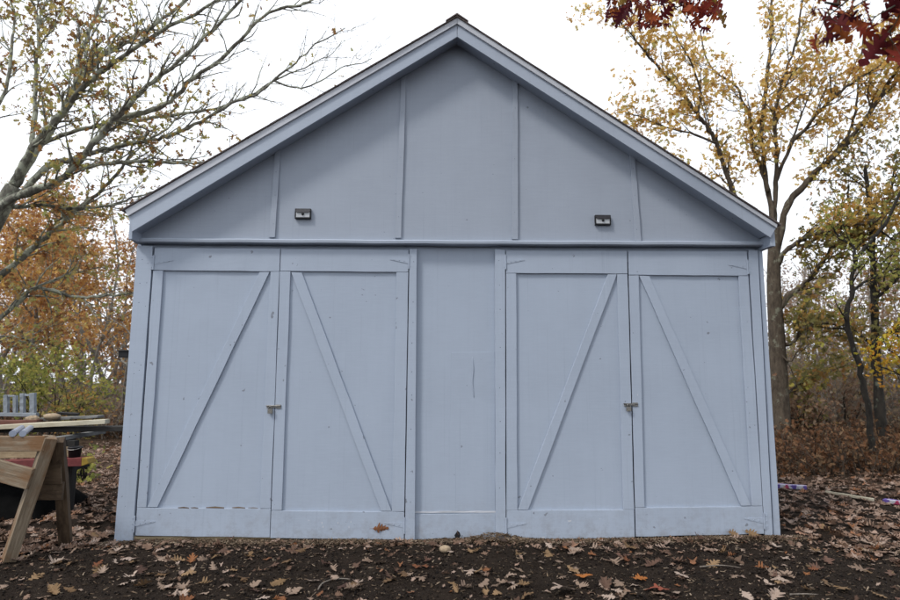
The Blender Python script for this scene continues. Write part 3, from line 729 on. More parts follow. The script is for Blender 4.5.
lumber('board', (-110, 433.2), (107.5, 421.4), rkY - .30, rkY + .02, .14, .050, CREAM, 'long pale cream board on top of the dark overhanging board')
lumber('board', (-60, 424.0), (40, 421.5), rkY + .12, rkY + .22, .13, .045, REDW, 'red brown board lying behind the cream board')
lumber('board', (28, 420), (101, 416.4), rkY + .35, rkY + .5, .22, .030, GREYW, 'pale grey green board lying furthest back on the pile')
lumber('board', (58, 413.4), (78, 414.4), rkY + .55, rkY + .6, .12, .03, DARKB, 'short black board at the back of the pile')
lumber('board', (-80, 455), (74, 451.4), rkY - .30, rkY - .28, .09, .105, TANW, 'tan board on edge low behind the sawhorse leg')
rp = lumber('board', (-80, 468), (85.5, 461.0), rkY - .42, rkY - .36, .16, .085, REDB, 'faded red board with a bright yellow tip behind the sawhorse')
tipm = MB(); tipm.prism([(-.0, -.0435, -.081), (.055, -.030, -.081), (.075, .02, -.081), (.0, .0435, -.081)], (0, 0, .162))
L = np.linalg.norm(at(85.5, 461, rkY - .36) - at(-80, 468, rkY - .42))
o = tipm.build('tip', YEL, rp, False, .003); o.location = (L / 2 + .001, 0, 0); bpy_fix(o.data)
# stones / offcuts on the pile
for i, (px, py, s_, mt, lab) in enumerate(((33, 418.2, .06, CONC, 'pale wood block lying behind the cream board'), (52, 416.8, .075, CONC, 'rounded pale stone near the middle of the pile'))):
    m_ = MB(); V = []; k, nl = 9, 6; p = at(px, py, rkY + .22)
    for a_ in range(nl + 1):
        ph = math.pi * a_ / nl - math.pi / 2
        for j in range(k): th = 2 * math.pi * j / k; r_ = s_ * (1 + jr.uniform(-.12, .12)); V.append((p[0] + 1.4 * r_ * math.cos(ph) * math.cos(th), p[1] + r_ * math.cos(ph) * math.sin(th), p[2] + .55 * r_ * math.sin(ph)))
    m_.add(V, [(a_ * k + j, a_ * k + (j + 1) % k, a_ * k + k + (j + 1) % k, a_ * k + k + j) for a_ in range(nl) for j in range(k)])
    o = tag(m_.build('block' if i == 0 else 'stone', mt, None, i > 0), lab, 'block' if i == 0 else 'stone'); bpy_fix(o.data)
# metal rack with four uprights
Yr = rkY + .30; b0 = at(-10, 414, Yr)
mr_ = empty('metal_frame', 'grey metal frame with four uprights standing on the lumber pile', 'frame', tuple(b0))
def bar(name, p, q, w, d, parent, loc): return plank(name, p, q, w, d, ALU, parent, wdir=(1, 0, 0) if abs(p[2] - q[2]) > .05 else (0, 0, 1), ploc=loc, bev=.003)
for x, y0, wpx in ((6.5, 395, 4), (15.6, 395.5, 3), (22.8, 393.5, 3.6), (33, 393, 4.6)):
    bar('upright', at(x, 413, Yr), at(x, y0, Yr), wpx * mpp(Yr), .05, mr_, b0)
bar('crossbar', at(8, 396.0, Yr), at(15, 396.2, Yr), .022, .03, mr_, b0)
bar('crossbar', at(24, 395.2, Yr), at(32, 395.4, Yr), .022, .03, mr_, b0)
bar('base_rail', at(-60, 414.6, Yr), at(37.5, 414.9, Yr), .045, .06, mr_, b0)
# two pale pipes lying across the beam
for (x0, x1), lab in (((12.5, 21.5), 'left one of two white pipes lying on the sawhorse beam'), ((22.5, 30.5), 'right one of two white pipes lying on the sawhorse beam')):
    m_ = MB(); p0, p1 = at(x0, 434.6, -.72), at(x1, 428.6, .45); dz = .008
    P = [p0 + [0, 0, dz], p1 + [0, 0, dz]]; m_.tube(P, [.027, .027], 20)
    tag(m_.build('pipe', PVC, None), lab, 'pipe', 'pipes on the sawhorse')
# black bucket between tan and red boards
bp = at(74.5, 457.2, rkY - .36); bk = empty('bucket', 'black plastic bucket beside the tan board', 'bucket', tuple(bp))
def lathe(prof, k=20):
    V = [(r_ * math.cos(2 * math.pi * j / k), r_ * math.sin(2 * math.pi * j / k), z) for r_, z in prof for j in range(k)]
    return V, [(i * k + j, i * k + (j + 1) % k, i * k + k + (j + 1) % k, i * k + k + j) for i in range(len(prof) - 1) for j in range(k)]
m_ = MB(); m_.add(*lathe([(0, 0), (.056, 0), (.066, .095), (.072, .097), (.072, .112), (.064, .112), (.054, .01), (0, .01)])); o = m_.build('bucket_body', BLACK, bk, True); bpy_fix(o.data)
m_ = MB(); m_.tube([(.070 * math.cos(a_), -.01 - .068 * math.sin(a_), .104 - .02 * math.sin(a_)) for a_ in np.linspace(0, math.pi, 9)], [.003] * 9, 5); m_.build('handle', STEEL, bk)
# black tarp heap under the rack
n = 34; hx0, hx1 = at(-100, 480, rkY)[0], at(62, 480, rkY)[0]; V = []
for j in range(n + 1):
    for i in range(n + 1):
        u, v = i / n * 2 - 1, j / n * 2 - 1
        x = (hx0 + hx1) / 2 + u * (hx1 - hx0) / 2; y = rkY + .15 + v * .55
        e = max(0, 1 - abs(u) ** 4) * max(0, 1 - abs(v) ** 3)
        z = -.02 + .34 * e ** .6 * (1 - .15 * math.sin(5 * u + 2)) + .03 * math.sin(9 * u + 4 * v) * e + .02 * math.sin(17 * v - 7 * u) * e
        V.append((x, y, z))
m_ = MB(); m_.add(V, [(j * (n + 1) + i, j * (n + 1) + i + 1, (j + 1) * (n + 1) + i + 1, (j + 1) * (n + 1) + i) for j in range(n) for i in range(n)])
tag(m_.build('tarp', TARP, None, True), 'crumpled black tarp heap under the lumber rack', 'tarp')

# ------------------------------------------------------------------ strips lying on the right
PURP = plain('white_purple_print', (.55, .55, .62), .4, 0, .05)
def printed():
    m, nt, b = mat('printed_strip')
    tc = nt.nodes.new('ShaderNodeTexCoord'); mp = nt.nodes.new('ShaderNodeMapping'); mp.inputs['Scale'].default_value = (3, 1, 9); nt.links.new(tc.outputs['Object'], mp.inputs[0])
    v = nd(nt, 'ShaderNodeTexNoise', Scale=2.6, Detail=1.0); nt.links.new(mp.outputs[0], v.inputs['Vector'])
    c = ramp(nt, v.outputs['Fac'], [(0, (.10, .07, .26)), (.49, (.12, .08, .30)), (.52, (.46, .46, .52)), (.62, (.48, .48, .54)), (.64, (.34, .05, .11))])
    nt.links.new(c, b.inputs['Base Color']); b.inputs['Roughness'].default_value = .4; return m
PRINT = printed()
def ground_plank(name, a, b_, w, th, mt, label, cat, lift=.03):
    p0, p1 = gp(*a), gp(*b_); p0[2] = gh(p0[0], p0[1]) + lift; p1[2] = gh(p1[0], p1[1]) + lift
    return tag(plank(name, p0, p1, w, th, mt, wdir=(0, 1, 0)), label, cat)
def on_depth(a, b_, Ya, Yb, w, th, name, mt, label, cat):
    return tag(plank(name, at(a[0], a[1], Ya), at(b_[0], b_[1], Yb), w, th, mt, wdir=(0, 1, 0)), label, cat)
ground_plank('plastic_strip', (776, 489), (807, 491.5), 0.08, .05, PRINT, 'white plastic strip printed purple on the leaves near the shed corner', 'strip', .045)
ground_plank('wooden_lath', (826, 495.5), (874, 502), .05, .03, CREAM, 'thin pale wooden lath lying on the leaf litter', 'lath', .035)
ground_plank('plastic_strip', (884, 503), (925, 509), 0.08, .045, PRINT, 'purple and red plastic strip lying beyond the lath at the right edge', 'strip', .04)

# ------------------------------------------------------------------ fallen leaves
clear = lambda x, y: not (abs(x) < 3.3 and y > -.06)
lm = {}
def leaf_obj(kind, var, mt, pos, size, label, group, tilt=None, cat='leaf', yaw=None, name='fallen_leaf'):
    key = (kind, var, mt.name)
    if key not in lm:
        V, Fq = oak_template(kind, 100 + var, 1.25); me = bpy.data.meshes.new('fallen_leaf'); me.from_pydata(V.tolist(), [], Fq); me.materials.append(mt); me.update(); lm[key] = me
    o = bpy.data.objects.new(name, lm[key]); COL.objects.link(o)
    o.location = pos; o.scale = (size,) * 3
    tl = tilt if tilt is not None else (random.gauss(0, .24), random.gauss(0, .24))
    o.rotation_euler = (tl[0], tl[1], yaw if yaw is not None else random.uniform(0, 6.28))
    return tag(o, label, cat, group)
GRP = [(F_PALE, 'pale pinkish tan fallen oak leaf lying on the dark soil', 'pale fallen leaves', .50), (F_TAN, 'golden tan fallen oak leaf lying on the dark soil', 'tan fallen leaves', .29),
       (F_RUST, 'rust brown fallen oak leaf lying on the dark soil', 'rust fallen leaves', .07), (F_DARK, 'dark brown fallen oak leaf lying on the dark soil', 'dark fallen leaves', .14)]
def pick():
    r_ = random.random(); acc = 0
    for g_ in GRP:
        acc += g_[3]
        if r_ < acc: return g_
    return GRP[0]
placed = 0
spots = []
clus = [(60, 560), (100, 566), (140, 575), (170, 565), (215, 562), (255, 556), (200, 575), (290, 553), (330, 566), (355, 562), (370, 583), (410, 576), (470, 573), (485, 585), (345, 590), (300, 596), (270, 590), (60, 590), (20, 585), (530, 566),
        (560, 562), (585, 552), (600, 560), (640, 562), (680, 570), (700, 580), (735, 570), (780, 580), (790, 560), (830, 570), (840, 590), (870, 555), (890, 545), (640, 590), (610, 588), (660, 596), (530, 590), (570, 575), (450, 556), (120, 585), (230, 590), (180, 595)]
for cx, cy in clus:
    p = gp(cx, cy)
    for k in range(random.choice((2, 3, 3, 4))): spots.append((p[0] + random.gauss(0, .13), p[1] + random.gauss(0, .10)))
while len(spots) < 200:
    p = gp(random.uniform(-20, 920), random.uniform(545, 606)); spots.append((p[0], p[1]))
while len(spots) < 246:
    p = gp(random.uniform(782, 915), random.uniform(508, 560)); spots.append((p[0], p[1]))
while len(spots) < 282:
    p = gp(random.uniform(20, 118), random.uniform(508, 556)); spots.append((p[0], p[1]))
for x, y in spots:
    if not clear(x, y): continue
    mt, lab, grp, _ = pick()
    s_ = random.uniform(.065, .15)
    leaf_obj(random.choice(('red', 'red', 'white')), random.randrange(6), mt, (x, y, float(gh(x, y)) + .014 + .03 * s_), s_, lab, grp)
# particular leaves
p = at(381, 528.3, YF); leaf_obj('red', 3, F_RUST, (p[0], YF - .012, p[2]), .15, 'brown oak leaf caught flat on the bottom rail of a left door', None, (R(88), 0), yaw=R(5))
p = gp(563, 592); leaf_obj('red', 1, F_PALE, (p[0], p[1], .035), .23, 'largest pale oak leaf, spread flat in the foreground right of centre', None, (R(14), R(-8)), yaw=R(205))
p = gp(584.5, 579); leaf_obj('oval', 2, F_ORANGE, (p[0], p[1], .025), .13, 'small oval orange leaf without lobes on the soil', None, (R(10), 0), yaw=R(8))
p = gp(657, 592); leaf_obj('red', 1, F_RED, (p[0], p[1], .03), .18, 'bright red orange oak leaf in the right foreground', None, (R(10), R(6)), yaw=R(160))
p = gp(640, 582); leaf_obj('red', 4, F_ORANGE, (p[0], p[1], .03), .13, 'bright orange lobed oak leaf just behind the red one', None, (R(14), R(6)), yaw=R(20))
n_ = 0
for px, py, yw, lab in ((733, 534, 20, 'left one of two curled rust leaves propped at the foot of the far right door'), (752, 534.5, -30, 'right one of two curled rust leaves propped at the foot of the far right door')):
    p = at(px, py, -.085); leaf_obj('red', 2, F_TAN, (p[0], -.085, max(.05, p[2])), .12, lab, None, (R(62), R(12)), yaw=R(yw))
p = at(457.5, 537, -.05); leaf_obj('white', 2, F_DARK, (p[0], -.06, .055), .07, 'small dark curled leaf at the hole in the panel between the doors', None, (R(70), R(40)), yaw=R(70))
# the uncountable rest of the litter
n = 13000; lx = []; ly = []
while len(lx) < n:
    u = random.random()
    if u < .42: x, y = random.uniform(-8, -3.3), -.3 + 9 * random.random() ** 1.2
    elif u < .68: x, y = random.uniform(3.35, 9), random.uniform(-1.0, 4.5)
    elif u < .99: x, y = random.uniform(-14, 14), random.uniform(1.5, 16)
    else: x, y = random.uniform(-4.5, 5), -.06 - abs(random.gauss(0, .35))
    if abs(x) < 3.3 and -.06 < y < 6.3: continue
    lx.append(x); ly.append(y)
lx, ly = np.array(lx), np.array(ly)
o = leaf_cloud('leaf_litter', np.stack([lx, ly, gh(lx, ly) + .02], 1), rs.uniform(.06, .15, n), LITT, LF_LITTER, None, np.abs(rs.normal(0, .3, n)))
tag(o, 'carpet of small fallen oak leaves over the ground beside and behind the shed', kind='stuff')
n = 420; lx = rs.uniform(-3.2, 3.4, n); ly = -.08 - np.abs(rs.normal(0, .22, n))
lx = np.r_[lx, rs.uniform(-4.6, 5.0, 750)]; ly = np.r_[ly, -.2 - 3.0 * rs.uniform(0, 1, 750)]; n = len(lx)
o = leaf_cloud('leaf_scraps', np.stack([lx, ly, gh(lx, ly) + .012], 1), rs.uniform(.02, .072, n), LITT, LF_LITTER, None, np.abs(rs.normal(0, .35, n)))
tag(o, 'torn leaf scraps scattered over the soil before the doors', kind='stuff')
# stone, twigs
m_ = MB(); p = gp(445, 553); V = []; k, nl = 14, 9
for a_ in range(nl + 1):
    ph = math.pi * a_ / nl - math.pi / 2
    for j in range(k): th = 2 * math.pi * j / k; V.append((p[0] + .052 * math.cos(ph) * math.cos(th) * (1 + .06 * math.sin(th)), p[1] + .042 * math.cos(ph) * math.sin(th), .032 + .032 * math.sin(ph)))
m_.add(V, [(a_ * k + j, a_ * k + (j + 1) % k, a_ * k + k + (j + 1) % k, a_ * k + k + j) for a_ in range(nl) for j in range(k)])
o = tag(m_.build('stone', CONC, None, True), 'smooth egg shaped pale stone on the soil before the middle panel', 'stone'); bpy_fix(o.data)
for pts, lab in (([(318, 592), (322, 586), (330, 582.5), (340, 581), (350, 581.5)], 'thin curved brown twig on the soil in the left foreground'),
                 ([(790, 597), (806, 596.5), (824, 597.5)], 'thin straight twig lying in the right foreground'), ([(700, 569), (722, 567.5), (741, 570)], 'slender twig lying before the far right door')):
    P = [gp(*q) + [0, 0, .016] for q in pts]; m_ = MB(); P = smooth_poly(P); m_.tube(P, np.linspace(.006, .003, len(P)), 6); tag(m_.build('twig', TWIG, None, True), lab, 'twig')

# ------------------------------------------------------------------ left oak
def tree_root(name, label, cat, loc, group=None): return empty(name, label, cat, loc, group)
def shift(o, loc):   # child geometry is in world space; keep it there under a parent standing at loc
    o.location = (-loc[0], -loc[1], -loc[2])
rg = random.Random(21); YL = 3.2
def traced(pts, Y0, Y1): return [at(x, y, Y0 + (Y1 - Y0) * i / (len(pts) - 1)) for i, (x, y) in enumerate(pts)]
mb = MB(); tips = []
base = at(-62, 470, YL); base[2] = 0
s_px = mpp(YL)
trunk = [base + [0, 0, -.1], base + [.03, 0, .6]] + traced([(-52, 350), (-42, 300), (-28, 262), (-8, 225), (14, 186)], YL, YL)
mb.tube(smooth_poly(trunk), np.linspace(.27, .11, len(smooth_poly(trunk))), 12)
LIMBS = [([(14, 186), (30, 158), (50, 130), (66, 105), (80, 80), (96, 62), (112, 50), (132, 40), (155, 25), (190, -3), (225, -25)], .0, 1.2, 6.0, 1.8, 16),
         ([(-8, 225), (14, 182), (33, 147), (56, 120), (72, 100), (88, 82), (110, 66), (140, 44), (170, 26), (205, 8), (235, -12)], .1, -.9, 5.6, 1.5, 16),
         ([(66, 105), (77, 78), (79, 58), (86, 40), (93, 20), (102, -5), (106, -40)], .0, .6, 3.6, 1.5, 8),
         ([(33, 147), (34, 110), (36, 75), (38, 40), (37, 16), (30, -6), (24, -40)], .2, .9, 3.2, 1.4, 10),
         ([(38, 30), (42, 12), (49, -6), (55, -30)], .5, .8, 1.8, 1, 4),
         ([(-30, 180), (-8, 120), (8, 80), (12, 45), (14, 15), (9, -10), (8, -40)], .3, 1.4, 2.8, 1.2, 10),
         ([(-20, 250), (0, 208), (25, 193), (50, 185), (70, 172), (90, 148), (107, 127), (120, 114), (134, 99), (152, 82), (172, 67), (196, 45), (216, 27), (243, -2), (262, -25)], -.1, -1.3, 5.4, 1.4, 18),
         ([(116, 118), (140, 113), (160, 107), (174, 99), (190, 80), (215, 64), (240, 40), (263, 16), (286, 7), (300, 5), (316, -3)], -.5, -1.0, 3.2, 1.3, 9),
         ([(22, 194), (45, 168), (68, 160), (96, 152), (122, 146), (150, 140), (176, 133), (202, 121), (232, 103), (256, 94), (275, 79), (296, 62), (316, 45), (345, 28)], .0, .8, 4.2, .8, 14),
         ([(40, 146), (62, 135), (100, 125), (130, 121), (160, 117), (190, 112), (217, 108), (248, 96), (273, 81)], .2, .9, 3.0, 1.3, 9),
         ([(273, 80), (288, 86), (306, 87), (325, 78), (345, 66), (362, 63), (372, 58)], .8, .9, 1.5, .5, 5),
         ([(275, 80), (290, 73), (305, 68), (318, 60), (332, 54), (342, 40)], .8, .6, 1.2, .4, 4),
         ([(70, 170), (95, 165), (127, 162), (152, 162), (180, 163), (207, 162), (225, 158)], .1, .6, 3.2, 1.2, 8),
         ([(-12, 232), (8, 209), (30, 206), (54, 206), (82, 208), (114, 204), (138, 197), (160, 190)], .0, .5, 3.2, 1.0, 9),
         ([(-36, 305), (-10, 285), (10, 268), (35, 246), (56, 228), (76, 211), (95, 195), (114, 178), (128, 158), (134, 140)], .2, 1.0, 5.0, 1.4, 8),
         ([(-42, 350), (-15, 330), (14, 306), (34, 289), (52, 290), (76, 297), (100, 296), (128, 294), (145, 289)], .1, .7, 3.4, 1.2, 8),
         ([(34, 289), (48, 282), (64, 276), (82, 271), (99, 267)], .3, .6, 1.8, .7, 5),
         ([(-42, 352), (-20, 342), (2, 337), (20, 337), (31, 341)], .0, .2, 2.4, 1, 4),
         ([(150, 138), (166, 130), (178, 118), (200, 108), (214, 95)], .2, .4, 1.5, .5, 4),
         ([(214, 65), (226, 62), (233, 55), (250, 48)], -.9, -.7, 1.0, .4, 2)]
for pts, y0, y1, r0, r1, ns in LIMBS:
    limb(mb, traced(pts, YL + y0, YL + y1), r0 * s_px * .84, r1 * s_px * .8, tips, rg, int(ns * 2.3), .78, 8, (4, 4))
loc = tuple(base)
oak = empty('oak_tree', 'lichen grey oak with limbs fanning out over the left of the shed roof', 'tree', loc)
shift(mb.build('trunk', BARK_L, oak, True), loc)
T = np.array(tips); rngL = np.random.RandomState(8)
# leaves hang thickest near the tree, thin out towards the roof
w = np.clip(1.0 - (T[:, 0] - at(60, 100, YL)[0]) / 3.2, .10, 1.0) ** 1.6; w /= w.sum()
P = T[np.repeat(rngL.choice(len(T), 1500, p=w), 3)] + rngL.normal(0, .085, (4500, 3))
o = leaf_cloud('crown', P, rngL.uniform(.04, .125, 4500), SPRAY, LF_OAKL, oak, None, rngL); shift(o, loc)

# ------------------------------------------------------------------ right oak
rg = random.Random(5); YO = 7.0; s_px = mpp(YO); mb = MB(); tips = []
base = at(783, 470, YO); base[2] = -.1
tp = [base, base + [0, 0, .4]] + traced([(781, 430), (780, 400), (777, 340), (774, 290), (774, 250), (775, 225)], YO, YO)
P = smooth_poly(tp); mb.tube(P, np.linspace(11, 5, len(P)) * s_px, 12)
RL_ = [([(775, 230), (770, 200), (766, 180), (762, 150), (762, 120), (766, 90), (768, 60), (771, 30), (772, -5), (775, -40)], 0, .6, 3.6, 1.3, 16),
       ([(775, 230), (775, 200), (776, 175), (777, 150), (774, 120), (779, 92), (784, 74), (792, 55), (800, 20), (803, -15)], .1, -.6, 3.2, 1.0, 14),
       ([(768, 192), (760, 165), (752, 146), (750, 118), (743, 101), (735, 85), (720, 75), (708, 62), (700, 30)], 0, .9, 2.6, .9, 12),
       ([(774, 250), (757, 226), (738, 202), (726, 172), (716, 143), (706, 126), (697, 113), (680, 90), (656, 65), (632, 36), (615, 15)], 0, -.7, 4.0, .9, 20),
       ([(698, 114), (700, 90), (690, 60), (678, 40), (672, 20)], -.4, -.6, 1.6, .6, 8),
       ([(716, 143), (690, 133), (668, 128), (645, 118), (625, 112)], -.4, .2, 1.6, .6, 9),
       ([(738, 202), (715, 190), (690, 178), (660, 170), (640, 160), (620, 140)], -.2, .4, 1.6, .5, 9),
       ([(776, 250), (788, 205), (800, 190), (816, 172), (831, 159), (846, 144), (860, 126), (871, 112), (881, 95), (893, 76), (910, 55)], 0, -1.0, 4.4, 1.6, 16),
       ([(838, 152), (850, 130), (856, 110), (858, 86), (861, 58), (866, 20)], -.5, -.2, 2.0, .8, 9),
       ([(776, 180), (790, 146), (805, 129), (820, 111), (836, 95), (856, 80), (876, 68), (900, 52)], 0, -1.2, 2.6, .9, 13),
       ([(788, 148), (796, 130), (805, 106), (811, 92), (820, 60)], -.2, -.4, 1.5, .6, 7),
       ([(776, 272), (783, 255), (796, 243), (812, 235), (832, 230), (852, 225), (872, 222), (905, 212)], 0, -1.2, 3.2, 1.3, 12),
       ([(777, 312), (786, 299), (796, 291), (807, 282), (819, 268), (831, 250), (843, 238), (862, 220), (880, 200)], 0, -.8, 4.0, 1.3, 12),
       ([(777, 345), (790, 343), (805, 331), (820, 324), (840, 325), (855, 328)], 0, -.4, 2.6, .9, 8),
       ([(779, 400), (792, 390), (810, 378), (830, 370)], .1, .3, 1.8, .7, 6), ([(777, 350), (790, 362), (798, 350), (806, 340)], -.1, -.5, 1.4, .6, 4)]
for pts, y0, y1, r0, r1, ns in RL_:
    limb(mb, traced(pts, YO + y0, YO + y1), r0 * s_px * .88, r1 * s_px * .8, tips, rg, int(ns * 1.5), 1.0, 7, (4, 4))
loc = tuple(base); oak2 = empty('oak_tree', 'tall grey brown oak with thin golden leaves behind the right side of the shed', 'tree', loc)
shift(mb.build('trunk', BARK_R, oak2, True), loc)
rngR = np.random.RandomState(4); T = np.array(tips)
yel = T[T[:, 2] > 4.6]; low = T[T[:, 2] <= 4.6]
P = yel[np.repeat(rngR.randint(0, len(yel), 2900), 3)] + rngR.normal(0, .14, (8700, 3))
o = leaf_cloud('crown', P, rngR.uniform(.045, .155, 8700), SPRAY, LF_OAKR, oak2, None, rngR); shift(o, loc)
P = low[rngR.randint(0, len(low), 1700)] + rngR.normal(0, .12, (1700, 3))
o = leaf_cloud('low_leaves', P, rngR.uniform(.08, .16, 1700), SPRAY, LF_OLIVE, oak2, None, rngR); shift(o, loc)

# ------------------------------------------------------------------ dark slender trees at the right
def traced_tree(name, label, pts, Y0, r0, r1, limbs, leafn, lmat, bmat, seed, sub=9, sublen=.8, lsz=(.06, .12), sig=.1, t0=.45):
    rg = random.Random(seed); mb = MB(); tips = []; s = mpp(Y0)
    P0 = traced(pts, Y0, Y0); base = P0[0].copy(); base[2] = -.1; P0[0] = base
    limb(mb, P0, r0 * s, r1 * s, tips, rg, sub, sublen, 9, (3, 3), .05, t0)
    for lp, y0, y1, a, b_, ns in limbs: limb(mb, traced(lp, Y0 + y0, Y0 + y1), a * s, b_ * s, tips, rg, ns, sublen, 6, (3, 3))
    loc = tuple(base); e = empty(name, label, 'tree', loc); shift(mb.build('trunk', bmat, e, True), loc)
    rr = np.random.RandomState(seed); P = near(tips, leafn, sig, rr)
    o = leaf_cloud('crown', P, rr.uniform(lsz[0], lsz[1], leafn), SPRAY, lmat, e, None, rr); shift(o, loc); return e
traced_tree('slender_tree', 'slender black crooked tree leaning in front of the dark trunk', [(877, 476), (871, 440), (867, 405), (862, 375), (852, 345), (847, 315), (852, 292), (855, 262), (868, 244), (881, 230), (895, 205), (905, 180)], 4.6, 3.4, 1.4,
            [([(855, 262), (852, 246), (840, 238), (832, 225)], 0, .3, 1.6, .7, 5), ([(850, 292), (868, 280), (885, 272), (905, 268)], 0, .3, 1.6, .8, 6), ([(881, 231), (895, 240), (915, 243)], 0, .2, 1.2, .6, 4)], 620, LF_GREEN, BARK_D, 31, 8, .6, (.05, .1))
traced_tree('dark_oak', 'straight dark trunk with mossy foot at the far right of the photo', [(884, 470), (881, 425), (878, 385), (876, 345), (874, 300), (873, 260), (871, 220), (868, 190), (866, 165)], 6.2, 5.4, 1.6,
            [([(877, 350), (860, 335), (842, 328), (825, 330)], 0, .5, 1.8, .7, 6), ([(877, 345), (895, 330), (920, 326)], 0, -.4, 2.2, 1, 6), ([(874, 300), (895, 280), (915, 250)], 0, -.2, 2.2, 1, 6),
             ([(873, 260), (860, 238), (850, 210), (848, 185)], 0, .5, 2.0, .8, 8), ([(872, 235), (885, 205), (893, 180), (897, 160)], 0, .2, 2.0, .8, 8)], 2600, LF_OLIVE, BARK_D, 33, 10, .95, (.07, .14), .22)
traced_tree('young_tree', 'young tree with bright yellow orange leaves at the right edge', [(915, 470), (912, 430), (908, 395), (905, 365), (900, 345), (896, 330)], 3.2, 1.6, .8,
            [([(906, 380), (895, 372), (884, 368), (874, 364)], 0, .2, .9, .4, 5), ([(903, 360), (892, 352), (883, 348)], 0, -.2, .8, .4, 5)], 300, leafmat('bright_yellow_leaves', [(0, (.5, .20, .03)), (.4, (.56, .36, .04)), (.8, (.42, .40, .06)), (1, (.5, .24, .03))]), BARK_D, 36, 7, .42, (.05, .09), .07)

# ------------------------------------------------------------------ red oak standing beside the camera, its low branches hang into view
rg = random.Random(77); mb = MB(); tips = []; hi = []
rb_ = np.array([5.0, -4.9, 0.0])
mb.tube(smooth_poly([rb_ - [0, 0, .1], rb_ + [0, 0, 1.5], rb_ + [-.1, .1, 3.2], rb_ + [-.3, .3, 5.2], rb_ + [-.4, .4, 7.5]]), np.linspace(.28, .12, 17), 12)
def drop(P, r0, r1, ns, ln): limb(mb, P, r0, r1, tips, rg, ns, ln, 7, (3, 2), -.06, .35, .7)
fork = rb_ + [-.15, .15, 3.8]
A = [fork, rb_ + [-1.0, 1.6, 4.9], rb_ + [-2.0, 3.2, 5.35], at(760, -40, -.7), at(718, -22, -.75), at(672, -14, -.85), at(634, -12, -.95), at(608, -4, -1.0)]
drop(A, .07, .006, 0, .3)
B = [fork + [0, 0, -.6], rb_ + [-.9, .9, 3.7], at(960, -40, -2.9), at(915, -14, -2.9), at(880, -8, -2.9), at(850, -2, -2.95), at(826, 3, -3.0)]
drop(B, .05, .005, 0, .3)
rngD = np.random.RandomState(9)
LP, LS_ = [], []
TW = [[at(718, -22, -.75), at(706, -6, -.75), at(692, 8, -.75), at(682, 12, -.78)], [at(690, -17, -.8), at(668, 0, -.8), at(650, 6, -.8), at(632, 4, -.85)], [at(650, -12, -.9), at(630, 2, -.9), at(615, 8, -.9)],
      [at(915, -14, -2.9), at(905, 0, -2.9), at(896, 22, -2.9), at(886, 34, -2.9)], [at(880, -8, -2.9), at(866, 0, -2.92), at(852, 8, -2.9), at(840, 16, -2.9)], [at(850, -2, -2.95), at(838, 8, -2.95), at(826, 18, -2.95), at(820, 30, -2.95)], [at(905, 0, -2.9), at(890, 8, -2.95), at(876, 16, -2.9)]]
for t_ in TW: mb.tube(smooth_poly(t_), np.linspace(.006, .0022, len(smooth_poly(t_))), 5, cap=False)
def hang(px, py, Y_, size):
    LP.append(at(px, py, Y_)); LS_.append(size)
for i in range(84):
    x = random.uniform(603, 722); y = random.uniform(-14, 20) if x < 640 or 690 < x else random.uniform(-14, 26)
    if 655 < x < 690 and y > 12 and random.random() < .6: y -= 14
    hang(x, y, random.uniform(-1.15, -.6), random.uniform(.13, .21))
for (x, y, s_) in ((607, 14, .15), (617, 20, .14), (631, 24, .15), (640, 18, .14), (655, 22, .14), (666, 24, .13), (697, 20, .17), (693, 26, .14), (705, 28, .13), (714, 10, .18), (648, 8, .16), (625, 8, .15), (673, 6, .14), (706, 6, .16), (719, -2, .18)): hang(x, y, -.8, s_)
for (x, y, s_) in ((813, 10, .10), (822, 14, .12), (830, 16, .13), (815, 45, .14), (828, 38, .12), (841, 32, .17), (843, 12, .14), (852, 6, .13), (865, 4, .13), (885, 44, .23), (893, 50, .24), (874, 50, .20), (880, 38, .21), (889, 30, .20), (866, 32, .15), (901, 56, .22), (838, 22, .16), (826, 26, .15), (850, 18, .16), (884, 20, .15), (872, 24, .13), (898, 22, .18), (905, 40, .18), (895, 4, .18), (908, 8, .18), (835, 2, .12), (857, 24, .12), (846, -6, .14), (820, -4, .12), (875, -8, .15), (900, -12, .16)):
    hang(x, y, -2.9 + random.uniform(-.12, .12), s_)
for i in range(26): hang(random.uniform(820, 990), random.uniform(-60, -4), -2.9 + random.uniform(-.3, .3), random.uniform(.12, .18))
LP = np.array(LP)
# short stalks from the branch down to each leaf
def branch_pts(Ps): return smooth_poly(Ps, 8)
BP = np.concatenate([branch_pts(A)[30:], branch_pts(B)[20:]] + [branch_pts(t_) for t_ in TW])
for q in LP:
    d = np.linalg.norm(BP - q, axis=1); j = BP[d.argmin()]
    if 0.02 < d.min() < .22: mid = (j + q) / 2 + [0, 0, .015]; mb.tube([j, mid, q], [.0035, .0025, .0015], 4, cap=False)
tips2 = []
for k in range(11):        # the high crown overhead, out of the picture, shading the right of the yard
    a_ = rg.uniform(0, 6.28); grow(mb, rb_ + [-.3, .3, rg.uniform(5.0, 7.4)], (math.cos(a_), math.sin(a_), .45), rg.uniform(2.0, 3.4), .07, 0, tips2, rg, .15, .04, (5, 4, 3))
loc = tuple(rb_); red = empty('red_oak_tree', 'red oak beside the camera whose dark red leaves hang into the upper right', 'tree', loc)
shift(mb.build('trunk', BARK_R, red, True), loc)
o = leaf_cloud('crown', LP, LS_, REDT, LF_RED, red, np.abs(rngD.normal(1.45, .4, len(LP))), rngD); shift(o, loc)
P = near([t for t in tips2], 8000, .22, rngD); dd = P[:, 1] - CAM[1]
P = P[(P[:, 2] > 1.9 + .68 * np.maximum(dd, 0)) | (dd < .3) | (P[:, 0] > .9 + .95 * np.maximum(dd, 0))]
